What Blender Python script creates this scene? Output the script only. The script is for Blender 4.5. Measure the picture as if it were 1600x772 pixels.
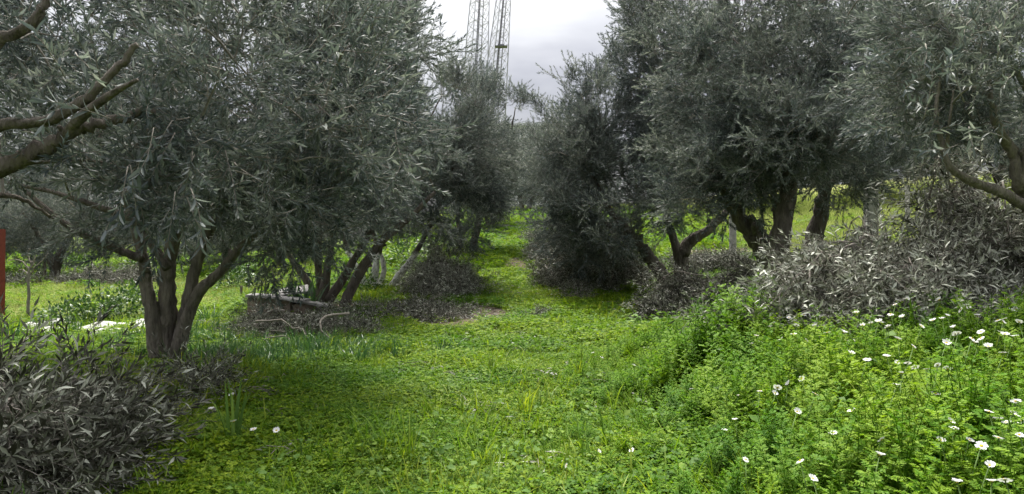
import bpy, math, random
import numpy as np
from mathutils import Vector, Matrix, Quaternion

for o in list(bpy.data.objects):
    bpy.data.objects.remove(o)
random.seed(7)
RNG = np.random.default_rng(7)
scene = bpy.context.scene
COL = scene.collection

# ------------------------------------------------------------------ camera
F, H = 1200.0, 1.45            # focal length in photo pixels (1600 wide), eye height
cd = bpy.data.cameras.new('camera')
cd.sensor_width = 36.0
cd.lens = 36.0 * F / 1600.0
cd.clip_start, cd.clip_end = 0.05, 2000
cam = bpy.data.objects.new('camera', cd)
COL.objects.link(cam)
cam.location = (0, 0, H)
cam.rotation_euler = (math.radians(90), 0, 0)
scene.camera = cam

# ------------------------------------------------------------------ sky, sun, exposure
SUN_EL, SUN_AZ = math.radians(60), math.radians(-6)     # veiled sun ahead, a little to the left
world = bpy.data.worlds.new('World')
scene.world = world
world.use_nodes = True
wn = world.node_tree.nodes; wl = world.node_tree.links
wn.clear()
w_out = wn.new('ShaderNodeOutputWorld')
sky = wn.new('ShaderNodeTexSky'); sky.sky_type = 'NISHITA'; sky.sun_disc = False
sky.sun_elevation = SUN_EL; sky.sun_rotation = SUN_AZ
sky.dust_density = 3.0
bg1 = wn.new('ShaderNodeBackground'); bg1.inputs[1].default_value = 0.008
wl.new(sky.outputs[0], bg1.inputs[0])
tc = wn.new('ShaderNodeTexCoord')
wmap = wn.new('ShaderNodeMapping'); wmap.inputs['Scale'].default_value = (1.4, 1.4, 4.5); wmap.inputs['Location'].default_value = (2.811, 1.058, 2.098)
wl.new(tc.outputs['Generated'], wmap.inputs[0])
wnoise = wn.new('ShaderNodeTexNoise'); wnoise.inputs['Scale'].default_value = 1.6
wnoise.inputs['Detail'].default_value = 5; wnoise.inputs['Roughness'].default_value = 0.5
wl.new(wmap.outputs[0], wnoise.inputs['Vector'])
wramp = wn.new('ShaderNodeValToRGB')
wramp.color_ramp.elements[0].position = 0.36; wramp.color_ramp.elements[0].color = (0.58, 0.58, 0.66, 1)
wramp.color_ramp.elements[1].position = 0.62; wramp.color_ramp.elements[1].color = (1.32, 1.32, 1.33, 1)
wl.new(wnoise.outputs[0], wramp.inputs[0])
bg2 = wn.new('ShaderNodeBackground'); bg2.inputs[1].default_value = 0.62
wl.new(wramp.outputs[0], bg2.inputs[0])
# overcast sky, brighter overhead; unseen zenith steepened past the standard curve to add light
wsep = wn.new('ShaderNodeSeparateXYZ'); wl.new(tc.outputs['Generated'], wsep.inputs[0])
wcl = wn.new('ShaderNodeMath'); wcl.operation = 'MAXIMUM'; wcl.inputs[1].default_value = 0.0; wl.new(wsep.outputs['Z'], wcl.inputs[0])
wst = wn.new('ShaderNodeMath'); wst.operation = 'MULTIPLY_ADD'; wst.inputs[1].default_value = 0.46; wst.inputs[2].default_value = 0.085
wl.new(wcl.outputs[0], wst.inputs[0]); wl.new(wst.outputs[0], bg2.inputs[1])
wadd = wn.new('ShaderNodeAddShader')
wl.new(bg1.outputs[0], wadd.inputs[0]); wl.new(bg2.outputs[0], wadd.inputs[1])
wl.new(wadd.outputs[0], w_out.inputs[0])

sd = bpy.data.lights.new('sun', 'SUN'); sd.energy = 2.9; sd.angle = math.radians(18); sd.color = (1.0, 0.96, 0.88)
sun = bpy.data.objects.new('sun', sd); COL.objects.link(sun)
sdir = Vector((math.sin(SUN_AZ) * math.cos(SUN_EL), math.cos(SUN_AZ) * math.cos(SUN_EL), math.sin(SUN_EL)))
sun.rotation_euler = sdir.to_track_quat('Z', 'Y').to_euler()
sun.location = (0, 0, 30)

vs = scene.view_settings
vs.view_transform = 'Standard'; vs.look = 'None'; vs.gamma = 1.0; vs.use_curve_mapping = False
vs.exposure = 1.8
scene.cycles.use_denoising = True
scene.cycles.adaptive_threshold = 0.03
scene.cycles.max_bounces = 5
scene.cycles.diffuse_bounces = 2
scene.cycles.transmission_bounces = 4
scene.cycles.transparent_max_bounces = 4

# ------------------------------------------------------------------ terrain
def sstep(a, b, v):
    t = np.clip((v - a) / (b - a), 0, 1)
    return t * t * (3 - 2 * t)

def terr(x, y):
    x = np.asarray(x, float); y = np.asarray(y, float)
    yy = np.minimum(y, 52 + (y - 52) * 0.1 * (y > 52))
    rise = 0.275 * np.logaddexp(0, (yy - 13) / 2.5)
    left = sstep(-3.5, -10, x) * sstep(9, 14, y)
    flat = 0.2 + 0.012 * np.maximum(y - 12, 0) + 0.05 * np.logaddexp(0, (yy - 26) / 2.0)
    z = rise * (1 - left) + np.minimum(rise, flat) * left
    z = z + 0.09 * np.logaddexp(0, (np.minimum(x, 40) - 6) / 1.2) * 1.2 * sstep(9, 16, y)
    z = z + 0.62 * sstep(0.1, 3.4, x) * sstep(13.0, 7.5, y) * sstep(0.0, 3.0, y)
    z = z + 0.22 * sstep(-1.6, -4.0, x) * sstep(9.5, 6.0, y)
    z = z + 0.035 * np.sin(1.7 * x + 0.6 * y) * np.cos(1.1 * y - 0.5 * x) + 0.02 * np.sin(3.9 * x + 1.3) * np.sin(3.3 * y)
    return z

def tz(x, y):
    return float(terr(x, y))

def P(px, py, d):
    return Vector(((px - 800) / F * d, d, H - (py - 386) / F * d))

def G(px, py, dz=0.0, dmin=1.2, dmax=70):
    """ground point (raised by dz) seen at a photo pixel"""
    d = np.arange(dmin, dmax, 0.02)
    x = (px - 800) / F * d; z = H - (py - 386) / F * d
    hit = np.nonzero(z <= terr(x, d) + dz)[0]
    d = d[hit[0]] if len(hit) else dmax
    x = (px - 800) / F * d
    return Vector((x, d, tz(x, d)))

# ------------------------------------------------------------------ materials
def new_mat(name):
    m = bpy.data.materials.new(name); m.use_nodes = True
    nt = m.node_tree; nt.nodes.clear()
    return m, nt.nodes, nt.links

def ramp(N, stops):
    r = N.new('ShaderNodeValToRGB')
    e = r.color_ramp.elements
    while len(e) < len(stops): e.new(0.5)
    for i, (p, c) in enumerate(stops):
        e[i].position = p; e[i].color = (*c, 1)
    return r

def leaf_mat(name, stops, trans, rough=0.45, spec=0.4, patch=None, patch_scale=0.5, trans_tint=(1.0, 1.0, 1.0)):
    """two-lobe leaf: 'tone' attribute (one value per leaf) picks the colour; patch = slow colour drift over the ground"""
    m, N, L = new_mat(name)
    out = N.new('ShaderNodeOutputMaterial')
    at = N.new('ShaderNodeAttribute'); at.attribute_name = 'tone'
    oi = N.new('ShaderNodeObjectInfo')
    mx = N.new('ShaderNodeMath'); mx.operation = 'MULTIPLY_ADD'
    mx.inputs[1].default_value = 0.22; L.new(oi.outputs['Random'], mx.inputs[0]); L.new(at.outputs['Fac'], mx.inputs[2])
    r = ramp(N, stops); L.new(mx.outputs[0], r.inputs[0])
    colour = r.outputs[0]
    if patch:
        geo = N.new('ShaderNodeNewGeometry')
        no = N.new('ShaderNodeTexNoise'); no.inputs['Scale'].default_value = patch_scale; no.inputs['Detail'].default_value = 3
        L.new(geo.outputs['Position'], no.inputs['Vector'])
        pr = ramp(N, [(0.38, patch[0]), (0.62, patch[1])]); L.new(no.outputs[0], pr.inputs[0])
        mi = N.new('ShaderNodeMix'); mi.data_type = 'RGBA'; mi.blend_type = 'MULTIPLY'
        mi.inputs[0].default_value = 1.0
        L.new(colour, mi.inputs[6]); L.new(pr.outputs[0], mi.inputs[7])
        colour = mi.outputs[2]
    pb = N.new('ShaderNodeBsdfPrincipled')
    pb.inputs['Roughness'].default_value = rough
    pb.inputs['Specular IOR Level'].default_value = spec
    L.new(colour, pb.inputs['Base Color'])
    if trans > 0:
        tr = N.new('ShaderNodeBsdfTranslucent')
        ti = N.new('ShaderNodeMix'); ti.data_type = 'RGBA'; ti.blend_type = 'MULTIPLY'; ti.inputs[0].default_value = 1
        ti.inputs[7].default_value = (*trans_tint, 1)
        L.new(colour, ti.inputs[6]); L.new(ti.outputs[2], tr.inputs[0])
        ms = N.new('ShaderNodeMixShader'); ms.inputs[0].default_value = trans
        L.new(pb.outputs[0], ms.inputs[1]); L.new(tr.outputs[0], ms.inputs[2])
        L.new(ms.outputs[0], out.inputs[0])
    else:
        L.new(pb.outputs[0], out.inputs[0])
    return m

def rough_mat(name, c1, c2, scale=8, rough=0.85, bump=0.4, bscale=None, stretch=None, detail=6, spec=0.3):
    m, N, L = new_mat(name)
    out = N.new('ShaderNodeOutputMaterial'); pb = N.new('ShaderNodeBsdfPrincipled')
    t = N.new('ShaderNodeTexCoord'); mp = N.new('ShaderNodeMapping')
    if stretch: mp.inputs['Scale'].default_value = stretch
    L.new(t.outputs['Object'], mp.inputs[0])
    no = N.new('ShaderNodeTexNoise'); no.inputs['Scale'].default_value = scale; no.inputs['Detail'].default_value = detail
    no.inputs['Roughness'].default_value = 0.65
    L.new(mp.outputs[0], no.inputs['Vector'])
    r = ramp(N, [(0.3, c1), (0.7, c2)]); L.new(no.outputs[0], r.inputs[0])
    L.new(r.outputs[0], pb.inputs['Base Color'])
    pb.inputs['Roughness'].default_value = rough; pb.inputs['Specular IOR Level'].default_value = spec
    if bump:
        n2 = N.new('ShaderNodeTexNoise'); n2.inputs['Scale'].default_value = bscale or scale * 3; n2.inputs['Detail'].default_value = 6
        L.new(mp.outputs[0], n2.inputs['Vector'])
        b = N.new('ShaderNodeBump'); b.inputs['Strength'].default_value = bump; b.inputs['Distance'].default_value = 0.05
        L.new(n2.outputs[0], b.inputs['Height']); L.new(b.outputs[0], pb.inputs['Normal'])
    L.new(pb.outputs[0], out.inputs[0])
    return m, N, L, r, pb

# living olive leaf: dark grey-green above, silvery below (tone picks the side that faces out)
M_OLIVE = leaf_mat('olive_leaf', [(0.0, (0.050, 0.064, 0.058)), (0.45, (0.112, 0.131, 0.120)), (0.75, (0.185, 0.203, 0.188)), (1.1, (0.31, 0.325, 0.305))], 0.34, 0.55, 0.28, patch=((0.58, 0.64, 0.70), (1.18, 1.17, 1.13)), patch_scale=1.1, trans_tint=(0.95, 1.0, 0.85))
M_DRY = leaf_mat('cut_olive_leaf', [(0.0, (0.020, 0.021, 0.014)), (0.22, (0.042, 0.042, 0.026)), (0.45, (0.064, 0.070, 0.046)), (0.8, (0.175, 0.186, 0.138)), (1.15, (0.43, 0.445, 0.365))], 0.08, 0.5, 0.35)
M_CLOVER = leaf_mat('clover_leaf', [(0.0, (0.046, 0.108, 0.010)), (0.5, (0.098, 0.196, 0.015)), (1.1, (0.20, 0.30, 0.024))], 0.38, 0.6, 0.12,
                    patch=((0.62, 0.78, 0.7), (1.25, 1.1, 0.9)), patch_scale=0.55, trans_tint=(1.15, 1.25, 0.55))
M_WEED = leaf_mat('feathery_weed_leaf', [(0.0, (0.042, 0.12, 0.010)), (0.5, (0.09, 0.21, 0.014)), (1.1, (0.19, 0.31, 0.03))], 0.4, 0.6, 0.12,
                  patch=((0.7, 0.85, 0.8), (1.15, 1.05, 0.9)), patch_scale=0.7, trans_tint=(1.15, 1.2, 0.5))
M_GRASS = leaf_mat('grass_blade', [(0.0, (0.056, 0.116, 0.012)), (0.5, (0.125, 0.212, 0.02)), (1.1, (0.29, 0.35, 0.05))], 0.4, 0.5, 0.15,
                   patch=((0.65, 0.85, 0.75), (1.2, 1.08, 0.85)), patch_scale=0.4, trans_tint=(1.15, 1.2, 0.5))
M_BROAD = leaf_mat('broad_weed_leaf', [(0.0, (0.06, 0.125, 0.025)), (0.6, (0.10, 0.19, 0.035)), (1.1, (0.20, 0.30, 0.05))], 0.35, 0.6, 0.12, trans_tint=(1.2, 1.25, 0.5))
M_FIELD = leaf_mat('field_grass_blade', [(0.0, (0.12, 0.19, 0.03)), (0.5, (0.22, 0.285, 0.065)), (1.1, (0.38, 0.40, 0.14))], 0.35, 0.6, 0.15)
M_SHRUB = leaf_mat('shrub_leaf', [(0.0, (0.03, 0.065, 0.022)), (0.6, (0.05, 0.105, 0.03)), (1.1, (0.10, 0.17, 0.04))], 0.25, 0.45, 0.35, trans_tint=(1.1, 1.2, 0.6))
M_IRIS = leaf_mat('iris_blade', [(0.0, (0.022, 0.07, 0.022)), (0.6, (0.042, 0.115, 0.03)), (1.1, (0.085, 0.18, 0.04))], 0.25, 0.4, 0.4)
M_BARK = rough_mat('olive_bark', (0.046, 0.040, 0.034), (0.175, 0.152, 0.130), 13, 0.95, 1.0, 34, (1, 1, 0.3), spec=.15)[0]
M_BARK_PALE = rough_mat('pale_olive_bark', (0.07, 0.062, 0.052), (0.25, 0.222, 0.185), 13, 0.95, 1.0, 34, (1, 1, 0.3), spec=.15)[0]
M_TWIG = rough_mat('olive_twig_bark', (0.12, 0.108, 0.092), (0.24, 0.22, 0.19), 14, 0.85, 0.3)[0]
M_CUTWOOD = rough_mat('bare_cut_branch', (0.11, 0.097, 0.08), (0.30, 0.27, 0.235), 12, 0.8, 0.4, 30)[0]
M_CONCRETE = rough_mat('weathered_concrete', (0.20, 0.195, 0.185), (0.38, 0.37, 0.35), 10, 0.9, 0.4)[0]
M_STONE = rough_mat('brown_rubble_stone', (0.13, 0.10, 0.075), (0.30, 0.25, 0.20), 7, 0.9, 0.8)[0]
M_SLAB = rough_mat('grey_white_slab', (0.17, 0.165, 0.155), (0.42, 0.41, 0.40), 5, 0.8, 0.5)[0]
M_SHEET = rough_mat('white_sheet', (0.34, 0.335, 0.31), (0.60, 0.595, 0.57), 3, 0.6, 0.3)[0]
M_RED = rough_mat('red_oxide_paint', (0.13, 0.022, 0.014), (0.20, 0.036, 0.022), 20, 0.6, 0.15)[0]
M_WOODPOST = rough_mat('old_wood_stake', (0.10, 0.085, 0.07), (0.22, 0.19, 0.16), 14, 0.9, 0.5, 30, (1, 1, 0.2))[0]
M_STEEL = rough_mat('galvanised_steel', (0.30, 0.305, 0.32), (0.40, 0.405, 0.42), 4, 0.55, 0)[0]
M_STEEL_D = rough_mat('cable_run', (0.10, 0.10, 0.115), (0.17, 0.17, 0.19), 4, 0.6, 0)[0]
M_WIRE = rough_mat('fence_wire', (0.22, 0.22, 0.22), (0.3, 0.3, 0.3), 10, 0.5, 0)[0]
M_PETAL = leaf_mat('daisy_petal', [(0.0, (0.72, 0.72, 0.70)), (1.1, (0.82, 0.82, 0.80))], 0.25, 0.6, 0.2)
M_DISC = rough_mat('daisy_disc', (0.50, 0.32, 0.02), (0.68, 0.48, 0.04), 90, 0.8, 0.3)[0]
M_STEMG = rough_mat('green_stem', (0.06, 0.12, 0.02), (0.10, 0.17, 0.03), 30, 0.7, 0)[0]
M_WALLW = rough_mat('white_render', (0.62, 0.62, 0.62), (0.75, 0.75, 0.76), 3, 0.8, 0.1)[0]
M_ROOF = rough_mat('pale_roof_sheet', (0.5, 0.5, 0.52), (0.66, 0.66, 0.68), 3, 0.6, 0.1)[0]

# whitewashed trunk: lime wash up to a height of its own, bark above
def whitewash_mat():
    m, N, L, r, pb = rough_mat('whitewashed_bark', (0.050, 0.042, 0.036), (0.155, 0.132, 0.112), 9, 0.9, 0.8, 22, (1, 1, 0.35))
    t = N.new('ShaderNodeTexCoord'); sp = N.new('ShaderNodeSeparateXYZ'); L.new(t.outputs['Object'], sp.inputs[0])
    no = N.new('ShaderNodeTexNoise'); no.inputs['Scale'].default_value = 7; no.inputs['Detail'].default_value = 4
    L.new(t.outputs['Object'], no.inputs['Vector'])
    ad = N.new('ShaderNodeMath'); ad.operation = 'MULTIPLY_ADD'; ad.inputs[1].default_value = 0.25
    L.new(no.outputs[0], ad.inputs[0]); L.new(sp.outputs['Z'], ad.inputs[2])
    lt = N.new('ShaderNodeMapRange'); lt.inputs['From Min'].default_value = 0.96; lt.inputs['From Max'].default_value = 0.90
    L.new(ad.outputs[0], lt.inputs['Value'])
    n2 = N.new('ShaderNodeTexNoise'); n2.inputs['Scale'].default_value = 16; n2.inputs['Detail'].default_value = 6
    L.new(t.outputs['Object'], n2.inputs['Vector'])
    r2 = ramp(N, [(0.34, (0.18, 0.17, 0.15)), (0.48, (0.60, 0.59, 0.56))]); L.new(n2.outputs[0], r2.inputs[0])
    mi = N.new('ShaderNodeMix'); mi.data_type = 'RGBA'
    L.new(lt.outputs[0], mi.inputs[0]); L.new(r.outputs[0], mi.inputs[6]); L.new(r2.outputs[0], mi.inputs[7])
    L.new(mi.outputs[2], pb.inputs['Base Color'])
    return m
M_WHITEWASH = whitewash_mat()

def ground_mat():
    m, N, L = new_mat('grassy_ground')
    out = N.new('ShaderNodeOutputMaterial'); pb = N.new('ShaderNodeBsdfPrincipled')
    geo = N.new('ShaderNodeNewGeometry')
    n1 = N.new('ShaderNodeTexNoise'); n1.inputs['Scale'].default_value = 0.45; n1.inputs['Detail'].default_value = 6
    n2 = N.new('ShaderNodeTexNoise'); n2.inputs['Scale'].default_value = 26; n2.inputs['Detail'].default_value = 6; n2.inputs['Roughness'].default_value = 0.7
    for n in (n1, n2): L.new(geo.outputs['Position'], n.inputs['Vector'])
    ra = ramp(N, [(0.30, (0.050, 0.085, 0.010)), (0.70, (0.13, 0.19, 0.018))]); L.new(n1.outputs[0], ra.inputs[0])
    rb = ramp(N, [(0.32, (0.35, 0.35, 0.35)), (0.68, (1.3, 1.3, 1.3))]); L.new(n2.outputs[0], rb.inputs[0])
    mi = N.new('ShaderNodeMix'); mi.data_type = 'RGBA'; mi.blend_type = 'MULTIPLY'; mi.inputs[0].default_value = 1
    ap = N.new('ShaderNodeAttribute'); ap.attribute_name = 'pale'
    mp = N.new('ShaderNodeMix'); mp.data_type = 'RGBA'; mp.inputs[7].default_value = (0.26, 0.28, 0.085, 1)
    L.new(ap.outputs['Fac'], mp.inputs[0]); L.new(ra.outputs[0], mp.inputs[6])
    L.new(mp.outputs[2], mi.inputs[6]); L.new(rb.outputs[0], mi.inputs[7])
    # bare soil where the 'soil' attribute says so
    at = N.new('ShaderNodeAttribute'); at.attribute_name = 'soil'
    n3 = N.new('ShaderNodeTexNoise'); n3.inputs['Scale'].default_value = 5; n3.inputs['Detail'].default_value = 6
    L.new(geo.outputs['Position'], n3.inputs['Vector'])
    rs = ramp(N, [(0.3, (0.09, 0.068, 0.048)), (0.7, (0.22, 0.175, 0.13))]); L.new(n3.outputs[0], rs.inputs[0])
    ad = N.new('ShaderNodeMath'); ad.operation = 'MULTIPLY_ADD'; ad.inputs[1].default_value = 0.7; ad.use_clamp = False
    L.new(n3.outputs[0], ad.inputs[0]); L.new(at.outputs['Fac'], ad.inputs[2])
    mr = N.new('ShaderNodeMapRange'); mr.inputs['From Min'].default_value = 0.72; mr.inputs['From Max'].default_value = 0.95
    L.new(ad.outputs[0], mr.inputs['Value'])
    m2 = N.new('ShaderNodeMix'); m2.data_type = 'RGBA'
    L.new(mr.outputs[0], m2.inputs[0]); L.new(mi.outputs[2], m2.inputs[6]); L.new(rs.outputs[0], m2.inputs[7])
    L.new(m2.outputs[2], pb.inputs['Base Color']); pb.inputs['Roughness'].default_value = 0.9
    pb.inputs['Specular IOR Level'].default_value = 0.15
    b = N.new('ShaderNodeBump'); b.inputs['Strength'].default_value = 0.8; b.inputs['Distance'].default_value = 0.06
    L.new(n2.outputs[0], b.inputs['Height']); L.new(b.outputs[0], pb.inputs['Normal'])
    L.new(pb.outputs[0], out.inputs[0])
    return m
M_GROUND = ground_mat()

# ------------------------------------------------------------------ object helpers
def mesh_from(name, verts, faces, mats, tone=None, midx=None, smooth=False):
    me = bpy.data.meshes.new(name)
    me.from_pydata([tuple(v) for v in verts], [], [tuple(f) for f in faces])
    for m in (mats if isinstance(mats, (list, tuple)) else [mats]): me.materials.append(m)
    if tone is not None:
        a = me.attributes.new('tone', 'FLOAT', 'POINT'); a.data.foreach_set('value', np.asarray(tone, dtype=np.float32))
    if midx is not None: me.polygons.foreach_set('material_index', np.asarray(midx, dtype=np.int32))
    if smooth: me.polygons.foreach_set('use_smooth', np.ones(len(me.polygons), dtype=bool))
    me.update()
    return me

def link(name, me, parent=None, loc=None):
    o = bpy.data.objects.new(name, me); COL.objects.link(o)
    if parent is not None: o.parent = parent
    if loc is not None: o.location = loc
    return o

def empty(name, loc, rz=0.0):
    o = bpy.data.objects.new(name, None); COL.objects.link(o)
    o.empty_display_size = 0.1
    o.location = loc; o.rotation_euler = (0, 0, rz)
    return o

def tag(o, label=None, cat=None, group=None, kind=None):
    if label: o['label'] = label
    if cat: o['category'] = cat
    if group: o['group'] = group
    if kind: o['kind'] = kind
    return o

class MB:
    """collects shapes of one part"""
    def __init__(s): s.v, s.f = [], []
    def add(s, v, f):
        n = len(s.v); s.v.extend(v); s.f.extend([tuple(i + n for i in q) for q in f])
    def box(s, c, size, rot=None):
        x, y, z = [k / 2 for k in size]
        v = [Vector(p) for p in ((-x,-y,-z),(x,-y,-z),(x,y,-z),(-x,y,-z),(-x,-y,z),(x,-y,z),(x,y,z),(-x,y,z))]
        if rot is not None: v = [rot @ p for p in v]
        s.add([p + Vector(c) for p in v], [(0,3,2,1),(4,5,6,7),(0,1,5,4),(1,2,6,5),(2,3,7,6),(3,0,4,7)])
    def tube(s, pts, rad, sides=6, cap=True, wob=0.0, lobe=0.0):
        pts = [Vector(p) for p in pts]; n = len(pts)
        t0 = (pts[1] - pts[0]).normalized()
        u = t0.orthogonal().normalized(); base = len(s.v)
        for i, p in enumerate(pts):
            t = (pts[min(i + 1, n - 1)] - pts[max(i - 1, 0)])
            t = t.normalized() if t.length > 1e-9 else t0
            u = (u - t * u.dot(t)); u = u.normalized() if u.length > 1e-6 else t.orthogonal().normalized()
            w = t.cross(u)
            for k in range(sides):
                a = 2 * math.pi * k / sides
                r = rad[i] * (1 + (random.uniform(-wob, wob) if wob else 0) + (lobe * (math.sin(2 * a + .33 * i + base) + .7 * math.sin(3 * a - .5 * i + 2 * base) + .6 * math.sin(.9 * i + base)) if lobe else 0))
                s.v.append(p + (u * math.cos(a) + w * math.sin(a)) * r)
        for i in range(n - 1):
            for k in range(sides):
                a = base + i * sides + k; b = base + i * sides + (k + 1) % sides
                s.f.append((a, b, b + sides, a + sides))
        if cap:
            s.f.append(tuple(base + k for k in range(sides))[::-1])
            s.f.append(tuple(base + (n - 1) * sides + k for k in range(sides)))
    def build(s, name, mat, parent=None, loc=None, smooth=True, origin=None):
        v = s.v
        if origin is not None: v = [p - Vector(origin) for p in v]
        return link(name, mesh_from(name, v, s.f, mat, smooth=smooth), parent, loc)

def spline(ctrl, n=5, jitter=0.0):
    """Catmull-Rom through control points (vectors with radius): returns pts, radii"""
    C = [c[0] for c in ctrl]; R = [c[1] for c in ctrl]
    pts, rad = [], []
    for i in range(len(C) - 1):
        p0 = C[i - 1] if i > 0 else C[i] * 2 - C[i + 1]
        p1, p2 = C[i], C[i + 1]
        p3 = C[i + 2] if i + 2 < len(C) else C[i + 1] * 2 - C[i]
        for k in range(n):
            t = k / n
            q = 0.5 * ((2 * p1) + (p2 - p0) * t + (2 * p0 - 5 * p1 + 4 * p2 - p3) * t * t + (3 * p1 - p0 - 3 * p2 + p3) * t ** 3)
            if jitter and (i or k): q = q + Vector((random.gauss(0, jitter), random.gauss(0, jitter), random.gauss(0, jitter)))
            pts.append(q); rad.append(R[i] * (1 - t) + R[i + 1] * t)
    pts.append(C[-1]); rad.append(R[-1])
    return pts, rad

# ------------------------------------------------------------------ leaf geometry (numpy)
def nrm(a): return a / np.maximum(np.linalg.norm(a, axis=-1, keepdims=True), 1e-9)

def leaf_batch(base, d, up, length, width, fold=0.18, droop=0.12, wide_at=0.45):
    """n leaves of 5 verts / 4 triangles each, folded on the midrib"""
    base = np.asarray(base, float); d = nrm(np.asarray(d, float)); up = np.asarray(up, float)
    up = nrm(up - d * (up * d).sum(-1, keepdims=True)); s = np.cross(d, up)
    L = np.asarray(length, float)[:, None]; W = np.asarray(width, float)[:, None]
    mid = base + d * L * wide_at - up * L * droop * 0.3
    l = mid + s * W * 0.5 + up * W * fold; r = mid - s * W * 0.5 + up * W * fold
    tip = base + d * L - up * L * droop
    n = len(base)
    V = np.stack([base, l, mid, r, tip], axis=1).reshape(-1, 3)
    o = (np.arange(n) * 5)[:, None]
    Fc = np.concatenate([o + np.array([[0, 2, 1]]), o + np.array([[0, 3, 2]]), o + np.array([[1, 2, 4]]), o + np.array([[2, 3, 4]])], axis=0)
    return V, Fc

def fast_mesh(name, parts, mats):
    """parts: list of (V, F(tri), tone per vert, material index)"""
    off = 0; Vs, Fs, Ts, Ms = [], [], [], []
    for V, Fc, T, mi in parts:
        Vs.append(V); Fs.append(Fc + off); Ts.append(T); Ms.append(np.full(len(Fc), mi)); off += len(V)
    V = np.concatenate(Vs); Fc = np.concatenate(Fs); T = np.concatenate(Ts); Mi = np.concatenate(Ms)
    me = bpy.data.meshes.new(name)
    me.vertices.add(len(V)); me.vertices.foreach_set('co', V.astype(np.float32).ravel())
    me.loops.add(len(Fc) * 3); me.loops.foreach_set('vertex_index', Fc.astype(np.int32).ravel())
    me.polygons.add(len(Fc)); me.polygons.foreach_set('loop_start', (np.arange(len(Fc)) * 3).astype(np.int32))
    me.polygons.foreach_set('loop_total', np.full(len(Fc), 3, dtype=np.int32))
    for m in mats: me.materials.append(m)
    me.polygons.foreach_set('material_index', Mi.astype(np.int32))
    a = me.attributes.new('tone', 'FLOAT', 'POINT'); a.data.foreach_set('value', T.astype(np.float32))
    me.update(calc_edges=True); me.validate()
    return me

def thin_tube(pts, r0, r1):
    mb = MB(); n = len(pts)
    mb.tube(pts, [r0 + (r1 - r0) * i / (n - 1) for i in range(n)], 3, cap=False)
    V = np.array([tuple(v) for v in mb.v])
    Fc = []
    for q in mb.f: Fc += [(q[0], q[1], q[2]), (q[0], q[2], q[3])]
    return V, np.array(Fc)

def proto(name, me):
    return bpy.data.objects.new(name, me)          # source shape only, never linked to the scene

def olive_branchlet(seed, length=0.46, n_side=4, leaf=0.062, tone_mu=0.42, tone_sd=0.26, mats=None, droop=0.12, side_len=0.26, bare=0.0, gap=0.021, wr=(0.19, 0.27)):
    rg = np.random.default_rng(seed); rd = random.Random(seed)
    axes = []
    def curve(p, d, L, bend):
        pts = [Vector(p)]; d = Vector(d).normalized()
        for k in range(4):
            d = (d + Vector((rd.gauss(0, bend), rd.gauss(0, bend), rd.gauss(0, bend)))).normalized()
            pts.append(pts[-1] + d * L / 4)
        return pts
    main = curve((0, 0, 0), (0, 0, 1), length, 0.12); axes.append((main, 0.0042, 0.0012))
    for k in range(n_side):
        t = 0.12 + 0.66 * (k + rd.random() * 0.6) / n_side; i = min(3, int(t * 4)); p = main[i].lerp(main[i + 1], t * 4 - i)
        a = k * 2.4 + rd.random(); tilt = rd.uniform(0.5, 0.95)
        d = Vector((math.cos(a) * math.sin(tilt), math.sin(a) * math.sin(tilt), math.cos(tilt)))
        axes.append((curve(p, d, side_len * rd.uniform(0.6, 1.15), 0.14), 0.0028, 0.001))
    parts = []; B, D, U = [], [], []
    for pts, r0, r1 in axes:
        V, Fc = thin_tube(pts, r0, r1); parts.append((V, Fc, np.full(len(V), 0.4), 1))
        L = sum((pts[i + 1] - pts[i]).length for i in range(4)); n = max(4, int(L / gap)); ph = rd.random() * 6
        for j in range(n):
            t = (j + 0.6) / n
            if t < 0.14 or rd.random() < bare: continue
            i = min(3, int(t * 4)); p = pts[i].lerp(pts[i + 1], t * 4 - i); ax = (pts[i + 1] - pts[i]).normalized()
            u = ax.orthogonal().normalized(); w = ax.cross(u)
            for sgn in (0, math.pi):
                a = ph + j * 1.57 + sgn + rd.gauss(0, 0.3); op = rd.uniform(0.5, 1.05) * (1 - 0.45 * t)
                rad = u * math.cos(a) + w * math.sin(a)
                d = rad * math.sin(op) + ax * math.cos(op)
                B.append(p); D.append(d); U.append(ax * math.sin(op) - rad * math.cos(op) + Vector((rd.gauss(0, .35), rd.gauss(0, .35), rd.gauss(0, .35))))
        B.append(pts[-1]); D.append(pts[-1] - pts[-2]); U.append((pts[-1] - pts[-2]).orthogonal())
    n = len(B); ln = leaf * rg.uniform(0.62, 1.2, n)
    V, Fc = leaf_batch([tuple(b) for b in B], [tuple(b) for b in D], [tuple(b) for b in U], ln, ln * rg.uniform(*wr, n), 0.2, droop)
    T = np.repeat(np.clip(rg.normal(tone_mu, tone_sd, n), 0, 1.05), 5)
    parts.append((V, Fc, T, 0))
    return fast_mesh('branchlet', parts, mats)

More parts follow.
